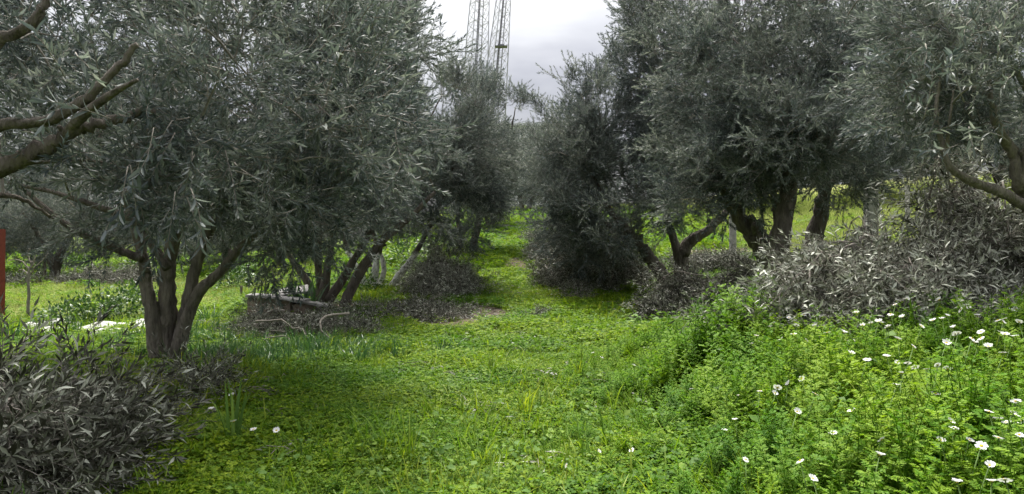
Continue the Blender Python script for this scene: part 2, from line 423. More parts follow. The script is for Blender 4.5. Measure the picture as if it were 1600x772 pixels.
# ------------------------------------------------------------------ scatter: one object whose points carry small copies of leaf sprays
def scatter_group(name, protos):
    g = bpy.data.node_groups.new(name, 'GeometryNodeTree')
    g.interface.new_socket('Geometry', in_out='INPUT', socket_type='NodeSocketGeometry')
    g.interface.new_socket('Geometry', in_out='OUTPUT', socket_type='NodeSocketGeometry')
    N, L = g.nodes, g.links
    gi, go = N.new('NodeGroupInput'), N.new('NodeGroupOutput')
    join = N.new('GeometryNodeJoinGeometry')
    insts = []
    for p in protos:
        oi = N.new('GeometryNodeObjectInfo'); oi.inputs['Object'].default_value = p; oi.inputs['As Instance'].default_value = False
        gti = N.new('GeometryNodeGeometryToInstance'); L.new(oi.outputs['Geometry'], gti.inputs[0]); insts.append(gti)
    for gti in insts: L.new(gti.outputs[0], join.inputs[0])
    iop = N.new('GeometryNodeInstanceOnPoints'); iop.inputs['Pick Instance'].default_value = True
    def attr(nm, typ):
        a = N.new('GeometryNodeInputNamedAttribute'); a.data_type = typ; a.inputs['Name'].default_value = nm; return a
    ar, asc, ai = attr('rot', 'FLOAT_VECTOR'), attr('scl', 'FLOAT_VECTOR'), attr('idx', 'INT')
    e2r = N.new('FunctionNodeEulerToRotation')
    L.new(ar.outputs[0], e2r.inputs[0]); L.new(e2r.outputs[0], iop.inputs['Rotation'])
    L.new(asc.outputs[0], iop.inputs['Scale']); L.new(ai.outputs[0], iop.inputs['Instance Index'])
    L.new(gi.outputs[0], iop.inputs['Points']); L.new(join.outputs[0], iop.inputs['Instance'])
    L.new(iop.outputs[0], go.inputs[0])
    return g

def scatter(name, group, nproto, pos, rot, scl, parent=None, idx=None):
    pos = np.asarray(pos, np.float32); n = len(pos)
    me = bpy.data.meshes.new(name); me.vertices.add(n); me.vertices.foreach_set('co', pos.ravel())
    scl = np.asarray(scl, np.float32)
    if scl.ndim == 1: scl = np.repeat(scl[:, None], 3, axis=1)
    a = me.attributes.new('rot', 'FLOAT_VECTOR', 'POINT'); a.data.foreach_set('vector', np.asarray(rot, np.float32).ravel())
    a = me.attributes.new('scl', 'FLOAT_VECTOR', 'POINT'); a.data.foreach_set('vector', scl.ravel())
    a = me.attributes.new('idx', 'INT', 'POINT')
    a.data.foreach_set('value', (RNG.integers(0, nproto, n) if idx is None else np.asarray(idx)).astype(np.int32))
    o = link(name, me, parent)
    m = o.modifiers.new('scatter', 'NODES'); m.node_group = group
    o['kind'] = 'stuff'
    return o

def dir_to_euler(d):
    """euler XYZ turning +Z onto d with a random spin"""
    d = nrm(np.asarray(d, float)); out = np.zeros_like(d)
    out[:, 1] = np.arccos(np.clip(d[:, 2], -1, 1)); az = np.arctan2(d[:, 1], d[:, 0])
    spin = RNG.uniform(0, 2 * np.pi, len(d))
    # R = Rz(az) Ry(th) Rz(spin)
    ca, sa = np.cos(az), np.sin(az); ct, st = np.cos(out[:, 1]), np.sin(out[:, 1]); cs, ss = np.cos(spin), np.sin(spin)
    R00 = ca * ct * cs - sa * ss; R10 = sa * ct * cs + ca * ss; R20 = -st * cs
    R21 = st * ss; R22 = ct
    ey = np.arcsin(np.clip(-R20, -1, 1)); ex = np.arctan2(R21, R22); ez = np.arctan2(R10, R00)
    return np.stack([ex, ey, ez], axis=1)

OL = [M_OLIVE, M_TWIG]; DR = [M_DRY, M_CUTWOOD]
P_OLIVE = [proto('olive_spray', olive_branchlet(100 + i, 0.44 + 0.05 * (i % 3), 4 + i % 3, 0.064, mats=OL)) for i in range(7)]
P_OLIVE += [proto('olive_shoot', olive_branchlet(140 + i, 0.62, 2, 0.060, mats=OL, side_len=0.2)) for i in range(3)]
GR_OLIVE = scatter_group('olive_sprays', P_OLIVE); N_OLIVE = len(P_OLIVE)
P_DRY = [proto('cut_spray', olive_branchlet(200 + i, 0.5, 4 + i % 2, 0.068, 0.30, 0.40, DR, 0.3, 0.3, 0.15, 0.024, (0.17, 0.24))) for i in range(6)]
P_SILV_LIT = [proto('silver_lit_spray', olive_branchlet(230 + i, 0.55, 4 + i % 2, 0.070, 0.66, 0.34, DR, 0.35, 0.32, 0.2, 0.026, (0.17, 0.25))) for i in range(6)]  # more silver undersides, with light falling on the heaps put into the tone
GR_SILV_LIT = scatter_group('silver_lit_sprays', P_SILV_LIT)
GR_DRY = scatter_group('cut_sprays', P_DRY); N_DRY = len(P_DRY)

# single leaves big enough to be told apart: shared meshes, one object each
def single_leaf_mesh(seed, mat, tone):
    rg = random.Random(seed); V, Fc = [], []
    n = 6; curl = rg.uniform(0.05, 0.35); tw = rg.uniform(-0.5, 0.5)
    for i in range(n + 1):
        t = i / n; w = 0.105 * math.sin(math.pi * min(1, t * 0.93 + 0.05)) ** 0.75 * (1 - 0.15 * t)
        if i == 0: w = 0.012
        if i == n: w = 0.004
        z = -curl * t * t; a = tw * t
        c = Vector((0, t, z))
        V += [c + Vector((-w * math.cos(a), 0, -w * math.sin(a) + w * 0.35)), c, c + Vector((w * math.cos(a), 0, w * math.sin(a) + w * 0.35))]
    for i in range(n):
        b = i * 3
        Fc += [(b, b + 1, b + 4, b + 3), (b + 1, b + 2, b + 5, b + 4)]
    return mesh_from('leaf', V, Fc, mat, [tone] * len(V), smooth=True)
LEAF_G = [single_leaf_mesh(i, M_OLIVE, t) for i, t in enumerate((0.1, 0.3, 0.45, 0.6, 0.8, 0.25))]
LEAF_D = [single_leaf_mesh(20 + i, M_DRY, t) for i, t in enumerate((0.25, 0.45, 0.6, 0.75, 0.9, 0.5))]

def leaf_sprig(parent, base, d, n_pairs, leaf, meshes, length, inv):
    """a terminal twig with its own leaf objects; inv = parent's inverse offset"""
    pts = [Vector(base)]; d = Vector(d).normalized()
    for k in range(5):
        d = (d + Vector((random.gauss(0, .1), random.gauss(0, .1), random.gauss(0, .1) - 0.05))).normalized()
        pts.append(pts[-1] + d * length / 5)
    mb = MB(); mb.tube(pts, [0.0035 - 0.0004 * i for i in range(6)], 4)
    mb.v = [v - inv for v in mb.v]
    mb.build('twig', M_TWIG if meshes is LEAF_G else M_CUTWOOD, parent)
    ph = random.random() * 6; cnt = 0
    for j in range(n_pairs):
        t = 0.1 + 0.9 * (j + 0.5) / n_pairs; i = min(4, int(t * 5)); p = pts[i].lerp(pts[i + 1], t * 5 - i)
        ax = (pts[i + 1] - pts[i]).normalized(); u = ax.orthogonal().normalized(); w = ax.cross(u)
        for sg in (0, math.pi):
            a = ph + 1.57 * j + sg + random.gauss(0, .3); op = random.uniform(.5, 1.1) * (1 - .4 * t)
            rad = u * math.cos(a) + w * math.sin(a)
            y = (rad * math.sin(op) + ax * math.cos(op)).normalized(); z = ax * math.sin(op) - rad * math.cos(op)
            z = (z + Vector((random.gauss(0, .3), random.gauss(0, .3), random.gauss(0, .3)))); z = (z - y * z.dot(y)).normalized(); x = y.cross(z)
            L = leaf * random.uniform(.7, 1.2)
            o = bpy.data.objects.new('leaf', random.choice(meshes)); COL.objects.link(o); o.parent = parent
            M = Matrix((x, y, z)).transposed().to_4x4() @ Matrix.Scale(L, 4); M.translation = p - inv
            o.matrix_basis = M; cnt += 1
    return cnt

# ------------------------------------------------------------------ ground sheet
SOIL = []                                         # bare patches: centre x, y, radius x, radius y, turn
def soil_patch(px, py, rx, ry, turn=0.0):
    g = G(px, py); SOIL.append((g.x, g.y, rx, ry, turn))
soil_patch(745, 496, 0.85, 1.15, 0.0); soil_patch(690, 502, 0.7, 0.9, 0.0)
soil_patch(806, 414, 0.3, 1.5, 0.05); soil_patch(1110, 395, 1.6, 1.0)
soil_patch(600, 480, 1.6, 0.7); soil_patch(440, 500, 1.0, 0.6)
def field_zone(x, y):
    """the drier, paler hay-like fields beyond the tree rows"""
    return np.maximum(sstep(-4.3, -6.2, x) * sstep(11.8, 13.8, y) * sstep(27, 23, y), sstep(5.0, 7.5, x - .12 * (y - 14)) * sstep(13, 16, y))
def soil_at(x, y):
    s = np.zeros(np.shape(x))
    for cx, cy, rx, ry, t in SOIL:
        dx, dy = x - cx, y - cy; c, n = math.cos(t), math.sin(t)
        q = ((dx * c + dy * n) / rx) ** 2 + ((-dx * n + dy * c) / ry) ** 2
        s = np.maximum(s, np.clip(1.5 - q, 0, 1))
    return s

def build_ground():
    def axis(lo, hi, fine_lo, fine_hi, step, grow):
        a = list(np.arange(fine_lo, fine_hi + 1e-6, step)); s = step
        while a[-1] < hi: s *= grow; a.append(min(hi, a[-1] + s))
        s = step
        while a[0] > lo: s *= grow; a.insert(0, max(lo, a[0] - s))
        return np.array(a)
    xs = axis(-700, 700, -12, 14, 0.16, 1.12); ys = axis(-60, 1200, 0, 30, 0.16, 1.10)
    X, Y = np.meshgrid(xs, ys); Z = terr(X, Y)
    V = np.stack([X, Y, Z], -1).reshape(-1, 3); nx = len(xs)
    i = (np.arange(len(ys) - 1)[:, None] * nx + np.arange(nx - 1)[None, :]).ravel()
    Q = np.stack([i, i + 1, i + nx + 1, i + nx], 1)
    me = bpy.data.meshes.new('ground'); me.from_pydata(V.tolist(), [], Q.tolist()); me.materials.append(M_GROUND)
    me.polygons.foreach_set('use_smooth', np.ones(len(Q), dtype=bool))
    a = me.attributes.new('soil', 'FLOAT', 'POINT'); a.data.foreach_set('value', soil_at(X, Y).astype(np.float32).ravel())
    a = me.attributes.new('pale', 'FLOAT', 'POINT'); a.data.foreach_set('value', field_zone(X, Y).astype(np.float32).ravel())
    me.update(); return link('ground', me)
tag(build_ground(), 'rising orchard ground with grass and worn bare soil patches', 'ground', kind='structure')

# ------------------------------------------------------------------ olive trees
def olive_tree(label, base, stems, crowns, density=26, spray=1.0, bark=None, seed=0, group='olive trees along the grassy path', up=0.25, drop=0.0, sprigs=(), name='olive_tree', branch_r=0.011, shell=0.45, pale=()):
    """stems: list of [(point, radius)...]; crowns: ellipsoids (centre, rx, ry, rz)"""
    random.seed(1000 + seed)
    rg = np.random.default_rng(1000 + seed)
    base = Vector(base); bark = bark or M_BARK
    root = empty(name, base); tag(root, label, 'tree', group)
    nodes, nr = [], []
    trunk = None
    for k, st in enumerate(stems):
        pts, rad = spline(st, 7, jitter=st[0][1] * 0.06)
        mb = MB(); mb.tube(pts, rad, 12, wob=0.05, lobe=0.06)
        for lv in range(3 if st[0][1] > 0.085 else 1):       # knots and pruning stubs
            i = random.randrange(len(pts) // 3, len(pts) - 4); ax = (pts[i + 1] - pts[i]).normalized(); n_ = ax.orthogonal().normalized(); n_.rotate(Quaternion(ax, random.uniform(0, 6.28)))
            q = pts[i] + n_ * rad[i] * .5; mb.tube([q, q + n_ * rad[i] * .55 + ax * rad[i] * .2, q + n_ * rad[i] * random.uniform(.8, 1.5) + ax * rad[i] * .6], [rad[i] * .6, rad[i] * .45, rad[i] * .36], 8, wob=.1)
        o = mb.build('trunk' if trunk is None else 'stem', M_BARK_PALE if k in pale else bark, trunk or root, origin=base)
        if trunk is None: trunk = o
        for p, r in zip(pts, rad): nodes.append(p); nr.append(r)
    if trunk is not None:
        mb = MB(); b0 = stems[0][0]
        mb.tube([base + Vector((0, 0, -0.15)), base + Vector((0, 0, 0.02)), base + Vector((0, 0, 0.14))], [b0[1] * 1.9, b0[1] * 1.55, b0[1] * 0.95], 11, wob=0.16)
        mb.build('root_flare', bark, trunk, origin=base)
    # targets through the crown volume, denser to the outside
    T, C = [], []
    for c, rx, ry, rz in crowns:
        rm = (rx + ry + rz) / 3; n = int(4 * math.pi * rm * rm * density * 0.8 / 7)
        d = nrm(rg.normal(size=(n, 3))); r = rg.uniform(0, 1, n) ** shell
        lump = 1 + 0.13 * np.sin(d[:, 0] * 5 + seed) * np.cos(d[:, 1] * 4 + 2 * seed) + 0.12 * np.sin(d[:, 2] * 6 + d[:, 0] * 4 + seed)
        p = np.array(c) + d * (r * lump)[:, None] * np.array([rx, ry, rz])
        T.append(p); C.append(np.repeat(np.array([tuple(c)]), n, 0))
    T = np.concatenate(T); C = np.concatenate(C)
    fq = 2.1 + 0.2 * (seed % 3)
    clump = (np.sin(fq * T[:, 0] + seed) * np.cos(fq * 1.1 * T[:, 1] + 2 * seed) + np.sin(fq * 1.3 * T[:, 2] + 0.7 * fq * T[:, 0]) + 0.6 * np.sin(2.3 * fq * T[:, 1] - 1.7 * fq * T[:, 2] + seed))
    ok = (T[:, 2] > terr(T[:, 0], T[:, 1]) + 0.55) & (clump + rg.normal(0, 0.35, len(T)) > -0.75); T, C = T[ok], C[ok]
    N0 = np.array([tuple(p) for p in nodes])
    order = np.argsort(np.min(np.linalg.norm(T[:, None] - N0[None], axis=2), axis=1))
    lim = len(nodes) + len(T) * 3
    NA = np.zeros((lim, 3)); NA[:len(N0)] = N0; cnt = len(N0)
    mb = MB(); sp_pos, sp_dir = [], []
    for q in order:
        t = T[q]; dd = np.linalg.norm(NA[:cnt] - t, axis=1) + 0.35 * np.maximum(0, NA[:cnt, 2] - t[2])
        j = int(np.argmin(dd)); a = Vector(NA[j]); b = Vector(t); L = (b - a).length
        if L < 0.06: L = 0.06
        mid = a.lerp(b, 0.5) + Vector((rg.normal(0, .09) * L, rg.normal(0, .09) * L, 0.10 * L))
        pts = [a, a.lerp(mid, .5) + Vector((0, 0, .03 * L)), mid, mid.lerp(b, .55), b]
        r0 = min(0.045, branch_r * (0.55 + 0.8 * L))
        mb.tube(pts, [r0, r0 * .85, r0 * .7, r0 * .5, r0 * .3], 4, cap=False)
        for p in (pts[2], pts[3], b):
            if cnt < lim: NA[cnt] = p; cnt += 1
        out = Vector(t - C[q]); out = out.normalized() if out.length > 1e-6 else Vector((0, 0, 1))
        bd = (b - a).normalized()
        if out.z > 0.3 and rg.uniform() < 0.55:
            for k in range(3):
                sp_pos.append(b + Vector(rg.normal(0, 0.10, 3))); sp_dir.append(out * 0.35 + Vector((0, 0, 1.0)) + Vector(rg.normal(0, 0.16, 3)))
        for k in range(7):
            f = rg.uniform(0.35, 1.0)
            p = pts[2].lerp(b, (f - .35) / .65) + Vector(rg.normal(0, 0.13, 3))
            sp_pos.append(p)
            sp_dir.append(out * 0.7 + bd * 0.5 + Vector(rg.normal(0, 0.5, 3)) + Vector((0, 0, up - drop * max(0, -out.z))))
    br = mb.build('branches', M_TWIG, root, origin=base); br['kind'] = 'stuff'
    pos = np.array([tuple(p) for p in sp_pos]) - np.array(base); dr = np.array([tuple(d) for d in sp_dir])
    scatter('crown', GR_OLIVE, N_OLIVE, pos, dir_to_euler(dr), spray * rg.uniform(0.75, 1.2, len(pos)), root)
    left = 300
    for (p, d, npair, leaf, L) in sprigs:
        if left < npair * 2: break
        left -= leaf_sprig(root, p, d, npair, leaf, LEAF_G, L, base)
    return root

def stem(base_d, pts):
    """photo pixels + depth + radius -> control points; depth may be given per point"""
    return [(P(p[0], p[1], p[3] if len(p) > 3 else base_d), p[2]) for p in pts]
def E(px, py, d, rpx, rpy, rd):
    return (P(px, py, d), rpx / F * d, rd, rpy / F * d)

# the near tree whose limbs reach in past the frame edge
b = Vector((-3.75, 4.5, tz(-3.75, 4.5)))
L0 = [[(b, 0.17), (b + Vector((0.05, 0, 0.7)), 0.126), (P(-110, 300, 4.5), 0.101), (P(-10, 268, 4.5), 0.052), (P(60, 235, 4.5), 0.046), (P(112, 208, 4.5), 0.038), (P(180, 186, 4.6), 0.029), (P(240, 172, 4.7), 0.018)],
      [(P(-110, 300, 4.5), 0.084), (P(-60, 220, 4.4), 0.050), (P(0, 196, 4.4), 0.034), (P(70, 190, 4.4), 0.032), (P(120, 165, 4.4), 0.029), (P(180, 110, 4.4), 0.024), (P(215, 70, 4.4), 0.017)],
      [(P(95, 225, 4.5), 0.034), (P(120, 190, 4.4), 0.029), (P(170, 150, 4.3), 0.022), (P(215, 125, 4.2), 0.010)],
      [(P(-110, 300, 4.5), 0.084), (P(-70, 150, 4.6), 0.059), (P(-10, 70, 4.6), 0.038), (P(45, 40, 4.6), 0.030), (P(80, -10, 4.6), 0.021)],
      [(P(-60, 262, 4.5), 0.034), (P(40, 255, 4.7), 0.013), (P(170, 255, 4.9), 0.008), (P(240, 300, 5.0), 0.005)],
      [(P(-110, 300, 4.5), 0.067), (P(-10, 305, 5.0), 0.018), (P(30, 310, 5.1), 0.015), (P(80, 340, 5.2), 0.010)]]
rs = random.Random(3); sprigs = []
for i in range(18):
    p = P(rs.uniform(195, 305), rs.uniform(180, 310), rs.uniform(4.2, 4.8))
    sprigs.append((p, (rs.gauss(0, .35), rs.gauss(-.1, .3), -1), 7, 0.098, 0.36))
for i in range(4):
    sprigs.append((P(rs.uniform(20, 180), rs.uniform(60, 200), rs.uniform(3.9, 4.2)), (rs.gauss(0, .6), -.4, rs.gauss(0, .6)), 6, 0.085, 0.32))
olive_tree('near olive tree reaching in from the frame edge with thick bare crossing limbs', b, L0,
           [E(90, 50, 5.6, 270, 150, 0.9), E(248, 265, 5.2, 55, 75, 0.35), E(248, 290, 5.0, 40, 60, 0.3), E(245, 220, 5.1, 60, 70, 0.35), E(-160, 130, 5.2, 100, 120, 0.8), E(330, 60, 5.4, 150, 110, 0.6)], 20, spray=1.15, seed=1, sprigs=sprigs, drop=0.7)

b = P(258, 562, 8.9); b.z = tz(b.x, b.y)
b1 = b
L1 = [stem(8.9, [(258, 566, 0.109), (262, 500, 0.101), (262, 430, 0.092), (268, 385, 0.084), (300, 260, 0.059), (320, 130, 0.042), (330, 20, 0.025)]),
      stem(8.8, [(245, 566, 0.092), (240, 505, 0.084), (229, 445, 0.071), (222, 395, 0.063), (205, 330, 0.050), (170, 250, 0.034), (140, 180, 0.017)]),
      stem(8.9, [(274, 560, 0.084), (290, 490, 0.076), (310, 405, 0.067), (350, 310, 0.055), (372, 240, 0.042), (420, 120, 0.025)]),
      stem(8.8, [(276, 552, 0.084), (303, 470, 0.063), (340, 428, 0.057), (400, 365, 0.044), (450, 345, 0.035), (530, 290, 0.025), (560, 200, 0.017)]),
      stem(8.7, [(222, 405, 0.050), (180, 388, 0.042), (120, 362, 0.038), (65, 320, 0.029), (30, 290, 0.017)]),
      stem(8.3, [(262, 420, 0.050), (215, 350, 0.042), (150, 322, 0.034), (80, 300, 0.025), (10, 285, 0.013)])]
rs = random.Random(5); sprigs = []
for i in range(22):
    sprigs.append((P(rs.uniform(380, 600), rs.uniform(20, 280), rs.uniform(5.0, 5.6)), (rs.gauss(.5, .5), -.5, rs.gauss(.2, .5)), 6, 0.075, 0.34))
olive_tree('four stemmed olive tree with bare forked trunk beside the white sheets', b, L1,
           [E(330, 110, 8.7, 290, 250, 2.3), E(450, 150, 5.7, 180, 180, 0.9), E(570, 90, 8.4, 70, 120, 1.0), E(90, 200, 9.4, 140, 80, 1.2), E(470, 320, 8.4, 100, 75, 1.2), E(300, 300, 9.6, 170, 60, 1.0)], 24, seed=2, spray=1.12, pale=(0, 1, 2, 3), sprigs=sprigs)

b = P(506, 474, 14.6); b.z = tz(b.x, b.y)
L2 = [stem(14.6, [(508, 478, 0.117), (506, 460, 0.101), (513, 410, 0.066), (526, 350, 0.047), (560, 240, 0.031), (590, 120, 0.016)]),
      stem(14.6, [(500, 475, 0.094), (480, 440, 0.070), (455, 405, 0.055), (430, 370, 0.039), (400, 340, 0.023)]),
      stem(14.9, [(503, 472, 0.086), (497, 410, 0.066), (500, 350, 0.047), (490, 250, 0.031)]),
      stem(14.5, [(514, 470, 0.094), (540, 428, 0.078), (560, 395, 0.066), (585, 350, 0.047), (630, 250, 0.031), (650, 120, 0.016)]),
      stem(14.3, [(537, 480, 0.101), (556, 435, 0.090), (595, 380, 0.078), (640, 340, 0.055), (680, 300, 0.031)])]
olive_tree('olive tree with five fanned dark stems behind the stone block', b, L2,
           [E(588, 165, 14.6, 82, 170, 1.9), E(540, 270, 14.0, 155, 90, 1.8), E(470, 355, 13.8, 100, 45, 1.2), E(606, 60, 14.6, 36, 85, 0.8)], 26, seed=3)

b = P(588, 468, 17.2); b.z = tz(b.x, b.y)
L3 = [stem(17.2, [(588, 472, 0.117), (584, 440, 0.094), (590, 400, 0.070), (605, 360, 0.055), (640, 250, 0.031), (690, 150, 0.016)]),
      stem(17.2, [(580, 470, 0.094), (563, 430, 0.078), (545, 395, 0.055), (530, 350, 0.039), (520, 320, 0.023)]),
      stem(17.1, [(596, 470, 0.094), (624, 430, 0.078), (648, 398, 0.066), (668, 360, 0.047), (700, 290, 0.031), (720, 200, 0.016)]),
      stem(17.4, [(586, 460, 0.078), (600, 420, 0.055), (585, 370, 0.039), (580, 300, 0.023)])]
olive_tree('olive tree with whitewashed stem bases in front of a brush heap', b, L3,
           [E(712, 218, 17.8, 66, 120, 1.9), E(640, 305, 17.4, 115, 65, 1.8), E(715, 340, 17.0, 55, 70, 1.1), E(735, 260, 17.6, 45, 90, 1.0)], 26, bark=M_WHITEWASH, seed=4)

b = P(735, 425, 24); b.z = tz(b.x, b.y)
L4 = [stem(24, [(735, 430, .15), (738, 390, .12), (755, 320, .08), (770, 240, .05), (795, 215, .03), (805, 170, .015)]),
      stem(24, [(733, 425, .12), (720, 380, .08), (715, 300, .05), (730, 200, .02)])]
olive_tree('slender crowned olive tree leaning over the path below the lattice masts', b, L4,
           [E(760, 215, 24, 46, 110, 1.6), E(797, 175, 23.5, 24, 45, 0.8), E(730, 340, 23.5, 38, 50, 1.1), E(765, 290, 25, 26, 50, 1.0), E(790, 240, 25, 28, 50, 1.0)], 24, seed=5)

b = P(768, 370, 33); b.z = tz(b.x, b.y)
olive_tree('small olive tree at the far bend of the path, below the hill', b, [stem(33, [(768, 375, .15), (770, 340, .11), (778, 290, .06), (785, 250, .03)]), stem(33, [(768, 370, .1), (755, 320, .06), (750, 270, .03)])],
           [E(772, 270, 33, 42, 75, 2.0), E(790, 300, 35, 30, 40, 1.5)], 22, seed=6)

b = P(818, 345, 46); b.z = tz(b.x, b.y)
olive_tree('pale olive tree closing the far end of the grass path', b, [stem(46, [(818, 345, .18), (815, 320, .13), (805, 270, .08), (800, 240, .03)]), stem(46, [(820, 345, .15), (835, 300, .1), (850, 240, .04)])],
           [E(815, 285, 46, 62, 55, 2.6), E(840, 240, 48, 40, 40, 2.0)], 20, seed=7, spray=1.3)

# the far side of the path
b = P(1046, 455, 16.2); b.z = tz(b.x, b.y)
R1 = [stem(16.2, [(1046, 458, .16), (1035, 432, .14), (1012, 398, .125), (988, 368, .10), (955, 330, .06), (920, 260, .03)]),
      stem(16.2, [(1000, 385, .09), (985, 375, .07), (968, 360, .05), (920, 340, .03)])]
olive_tree('olive tree with a single dark trunk leaning out towards the path', b, R1,
           [E(905, 295, 16.8, 75, 110, 1.8), E(880, 200, 17.5, 42, 62, 1.2), E(960, 310, 16, 90, 80, 1.6), E(935, 355, 15.8, 65, 42, 1.2), E(940, 190, 17, 60, 80, 1.4)], 26, seed=8)

b = P(1067, 434, 17.6); b.z = tz(b.x, b.y)
R2 = [stem(17.6, [(1067, 440, .20), (1065, 405, .17), (1080, 375, .13), (1118, 350, .10), (1150, 300, .06), (1170, 200, .03)]),
      stem(17.6, [(1064, 405, .14), (1052, 375, .09), (1040, 320, .06), (1020, 200, .03)])]
olive_tree('olive tree with a knotted trunk forking in a wide Y', b, R2,
           [E(1042, 110, 17, 88, 155, 2.2), E(1080, 250, 16.6, 110, 95, 1.8), E(1050, 330, 16.2, 80, 40, 1.4), E(1012, 40, 17, 34, 80, 1.2)], 26, seed=9)

b = P(1228, 470, 11.2); b.z = tz(b.x, b.y)
R3 = [stem(11.2, [(1232, 480, .19), (1212, 420, .165), (1185, 375, .155), (1160, 345, .12), (1130, 290, .07), (1120, 180, .04), (1110, 60, .02)]),
      stem(11.2, [(1200, 395, .10), (1215, 340, .06), (1200, 260, .04)])]
olive_tree('olive tree with a thick smooth trunk slanting towards the knotted tree', b, R3,
           [E(1125, 130, 11.2, 125, 205, 2.0), E(1100, 275, 10.8, 95, 65, 1.3), E(1095, 318, 10.6, 65, 30, 0.8), E(1190, 240, 10.6, 90, 80, 1.2)], 25, seed=10)

b = P(1210, 480, 10.2); b.z = tz(b.x, b.y)
b = P(1214, 500, 10.2); b.z = tz(b.x, b.y)
R4 = [stem(10.2, [(1212, 500, .13), (1218, 400, .12), (1226, 330, .115), (1238, 255, .105), (1243, 190, .085), (1290, 145, .05), (1330, 60, .025)]),
      stem(10.2, [(1240, 205, .07), (1222, 165, .05), (1190, 110, .03)])]
olive_tree('olive tree with a tall upright dark trunk rising from the silvery cuttings', b, R4,
           [E(1250, 70, 10.2, 165, 165, 2.0), E(1250, 225, 9.4, 120, 60, 1.1)], 24, seed=11)

b = P(1266, 440, 12.6); b.z = tz(b.x, b.y)
R5 = [stem(12.6, [(1262, 450, .15), (1270, 385, .14), (1283, 330, .12), (1292, 292, .10), (1330, 220, .06), (1370, 120, .03)]),
      stem(12.6, [(1288, 310, .08), (1275, 250, .05), (1290, 170, .03)])]
olive_tree('olive tree with a twisted trunk just in front of the thick concrete post', b, R5,
           [E(1360, 120, 12.4, 150, 150, 2.0), E(1350, 240, 12, 120, 42, 1.2), E(1325, 275, 11.6, 80, 28, 0.8), E(1460, 190, 12.6, 90, 80, 1.4)], 24, seed=12)

bx, by = 4.75, 6.4
b = Vector((bx, by, tz(bx, by)))
R0 = [[(b, 0.128), (b + Vector((-.02, 0, 0.360)), 0.090), (P(1612, 320, 6.4), 0.064), (P(1590, 285, 6.3), 0.051), (P(1583, 235, 6.3), 0.045), (P(1555, 190, 6.2), 0.029), (P(1540, 90, 6.2), 0.019)],
      [(P(1618, 330, 6.4), 0.058), (P(1568, 302, 6.2), 0.040), (P(1530, 288, 6.1), 0.035), (P(1488, 266, 6.0), 0.029), (P(1472, 225, 6.0), 0.022), (P(1463, 170, 6.0), 0.014), (P(1475, 100, 6.0), 0.008)],
      [(P(1478, 235, 6.0), 0.019), (P(1484, 190, 5.9), 0.011), (P(1490, 140, 5.9), 0.006)],
      [(P(1590, 285, 6.3), 0.045), (P(1620, 180, 6.2), 0.038), (P(1590, 115, 6.0), 0.019), (P(1560, 70, 5.9), 0.013)]]
rs = random.Random(9); sprigs = []
for i in range(24):
    sprigs.append((P(rs.uniform(1390, 1600), rs.uniform(20, 250), rs.uniform(4.5, 5.2)), (rs.gauss(-.2, .6), -.4, rs.gauss(.1, .6)), 6, 0.072, 0.32))
olive_tree('near olive tree at the frame edge with a pale bent limb over the cuttings', b, R0,
           [E(1530, 60, 6.3, 140, 150, 1.3), E(1590, 190, 6.2, 80, 70, 0.9), E(1430, 120, 6.8, 80, 90, 0.9)], 21, bark=M_BARK_PALE, seed=13, sprigs=sprigs)

b = P(885, 400, 24); b.z = tz(b.x, b.y)
olive_tree('olive tree beyond the leaning trunk, its skirt over dark brush', b, [stem(24, [(885, 405, .15), (880, 370, .12), (870, 320, .07), (865, 240, .03)]), stem(24, [(887, 400, .12), (905, 350, .08), (920, 280, .04)])],
           [E(872, 300, 24, 42, 85, 1.6), E(915, 290, 24, 70, 90, 1.8)], 24, seed=14)
b = P(868, 365, 33); b.z = tz(b.x, b.y)
olive_tree('distant olive tree on the fence side of the path end', b, [stem(33, [(868, 368, .15), (865, 335, .11), (858, 280, .06), (855, 250, .03)]), stem(33, [(868, 365, .1), (885, 320, .06), (890, 260, .03)])],
           [E(866, 280, 33, 38, 62, 1.9), E(900, 270, 34, 50, 70, 2.0)], 22, seed=15)

# olive trees of the lower field and beyond, one built and copied
def copy_tree(o, loc, rz, label, group, sc=1.0):
    r = o.copy(); COL.objects.link(r); r.location = loc; r.rotation_euler = (0, 0, rz); r.scale = (sc, sc, sc)
    r['label'] = label; r['group'] = group
    def rec(src, dst):
        for ch in list(src.children):
            if ch.name.startswith(('leaf', 'twig')): continue
            c = ch.copy(); COL.objects.link(c); c.parent = dst; rec(ch, c)
    rec(o, r); return r

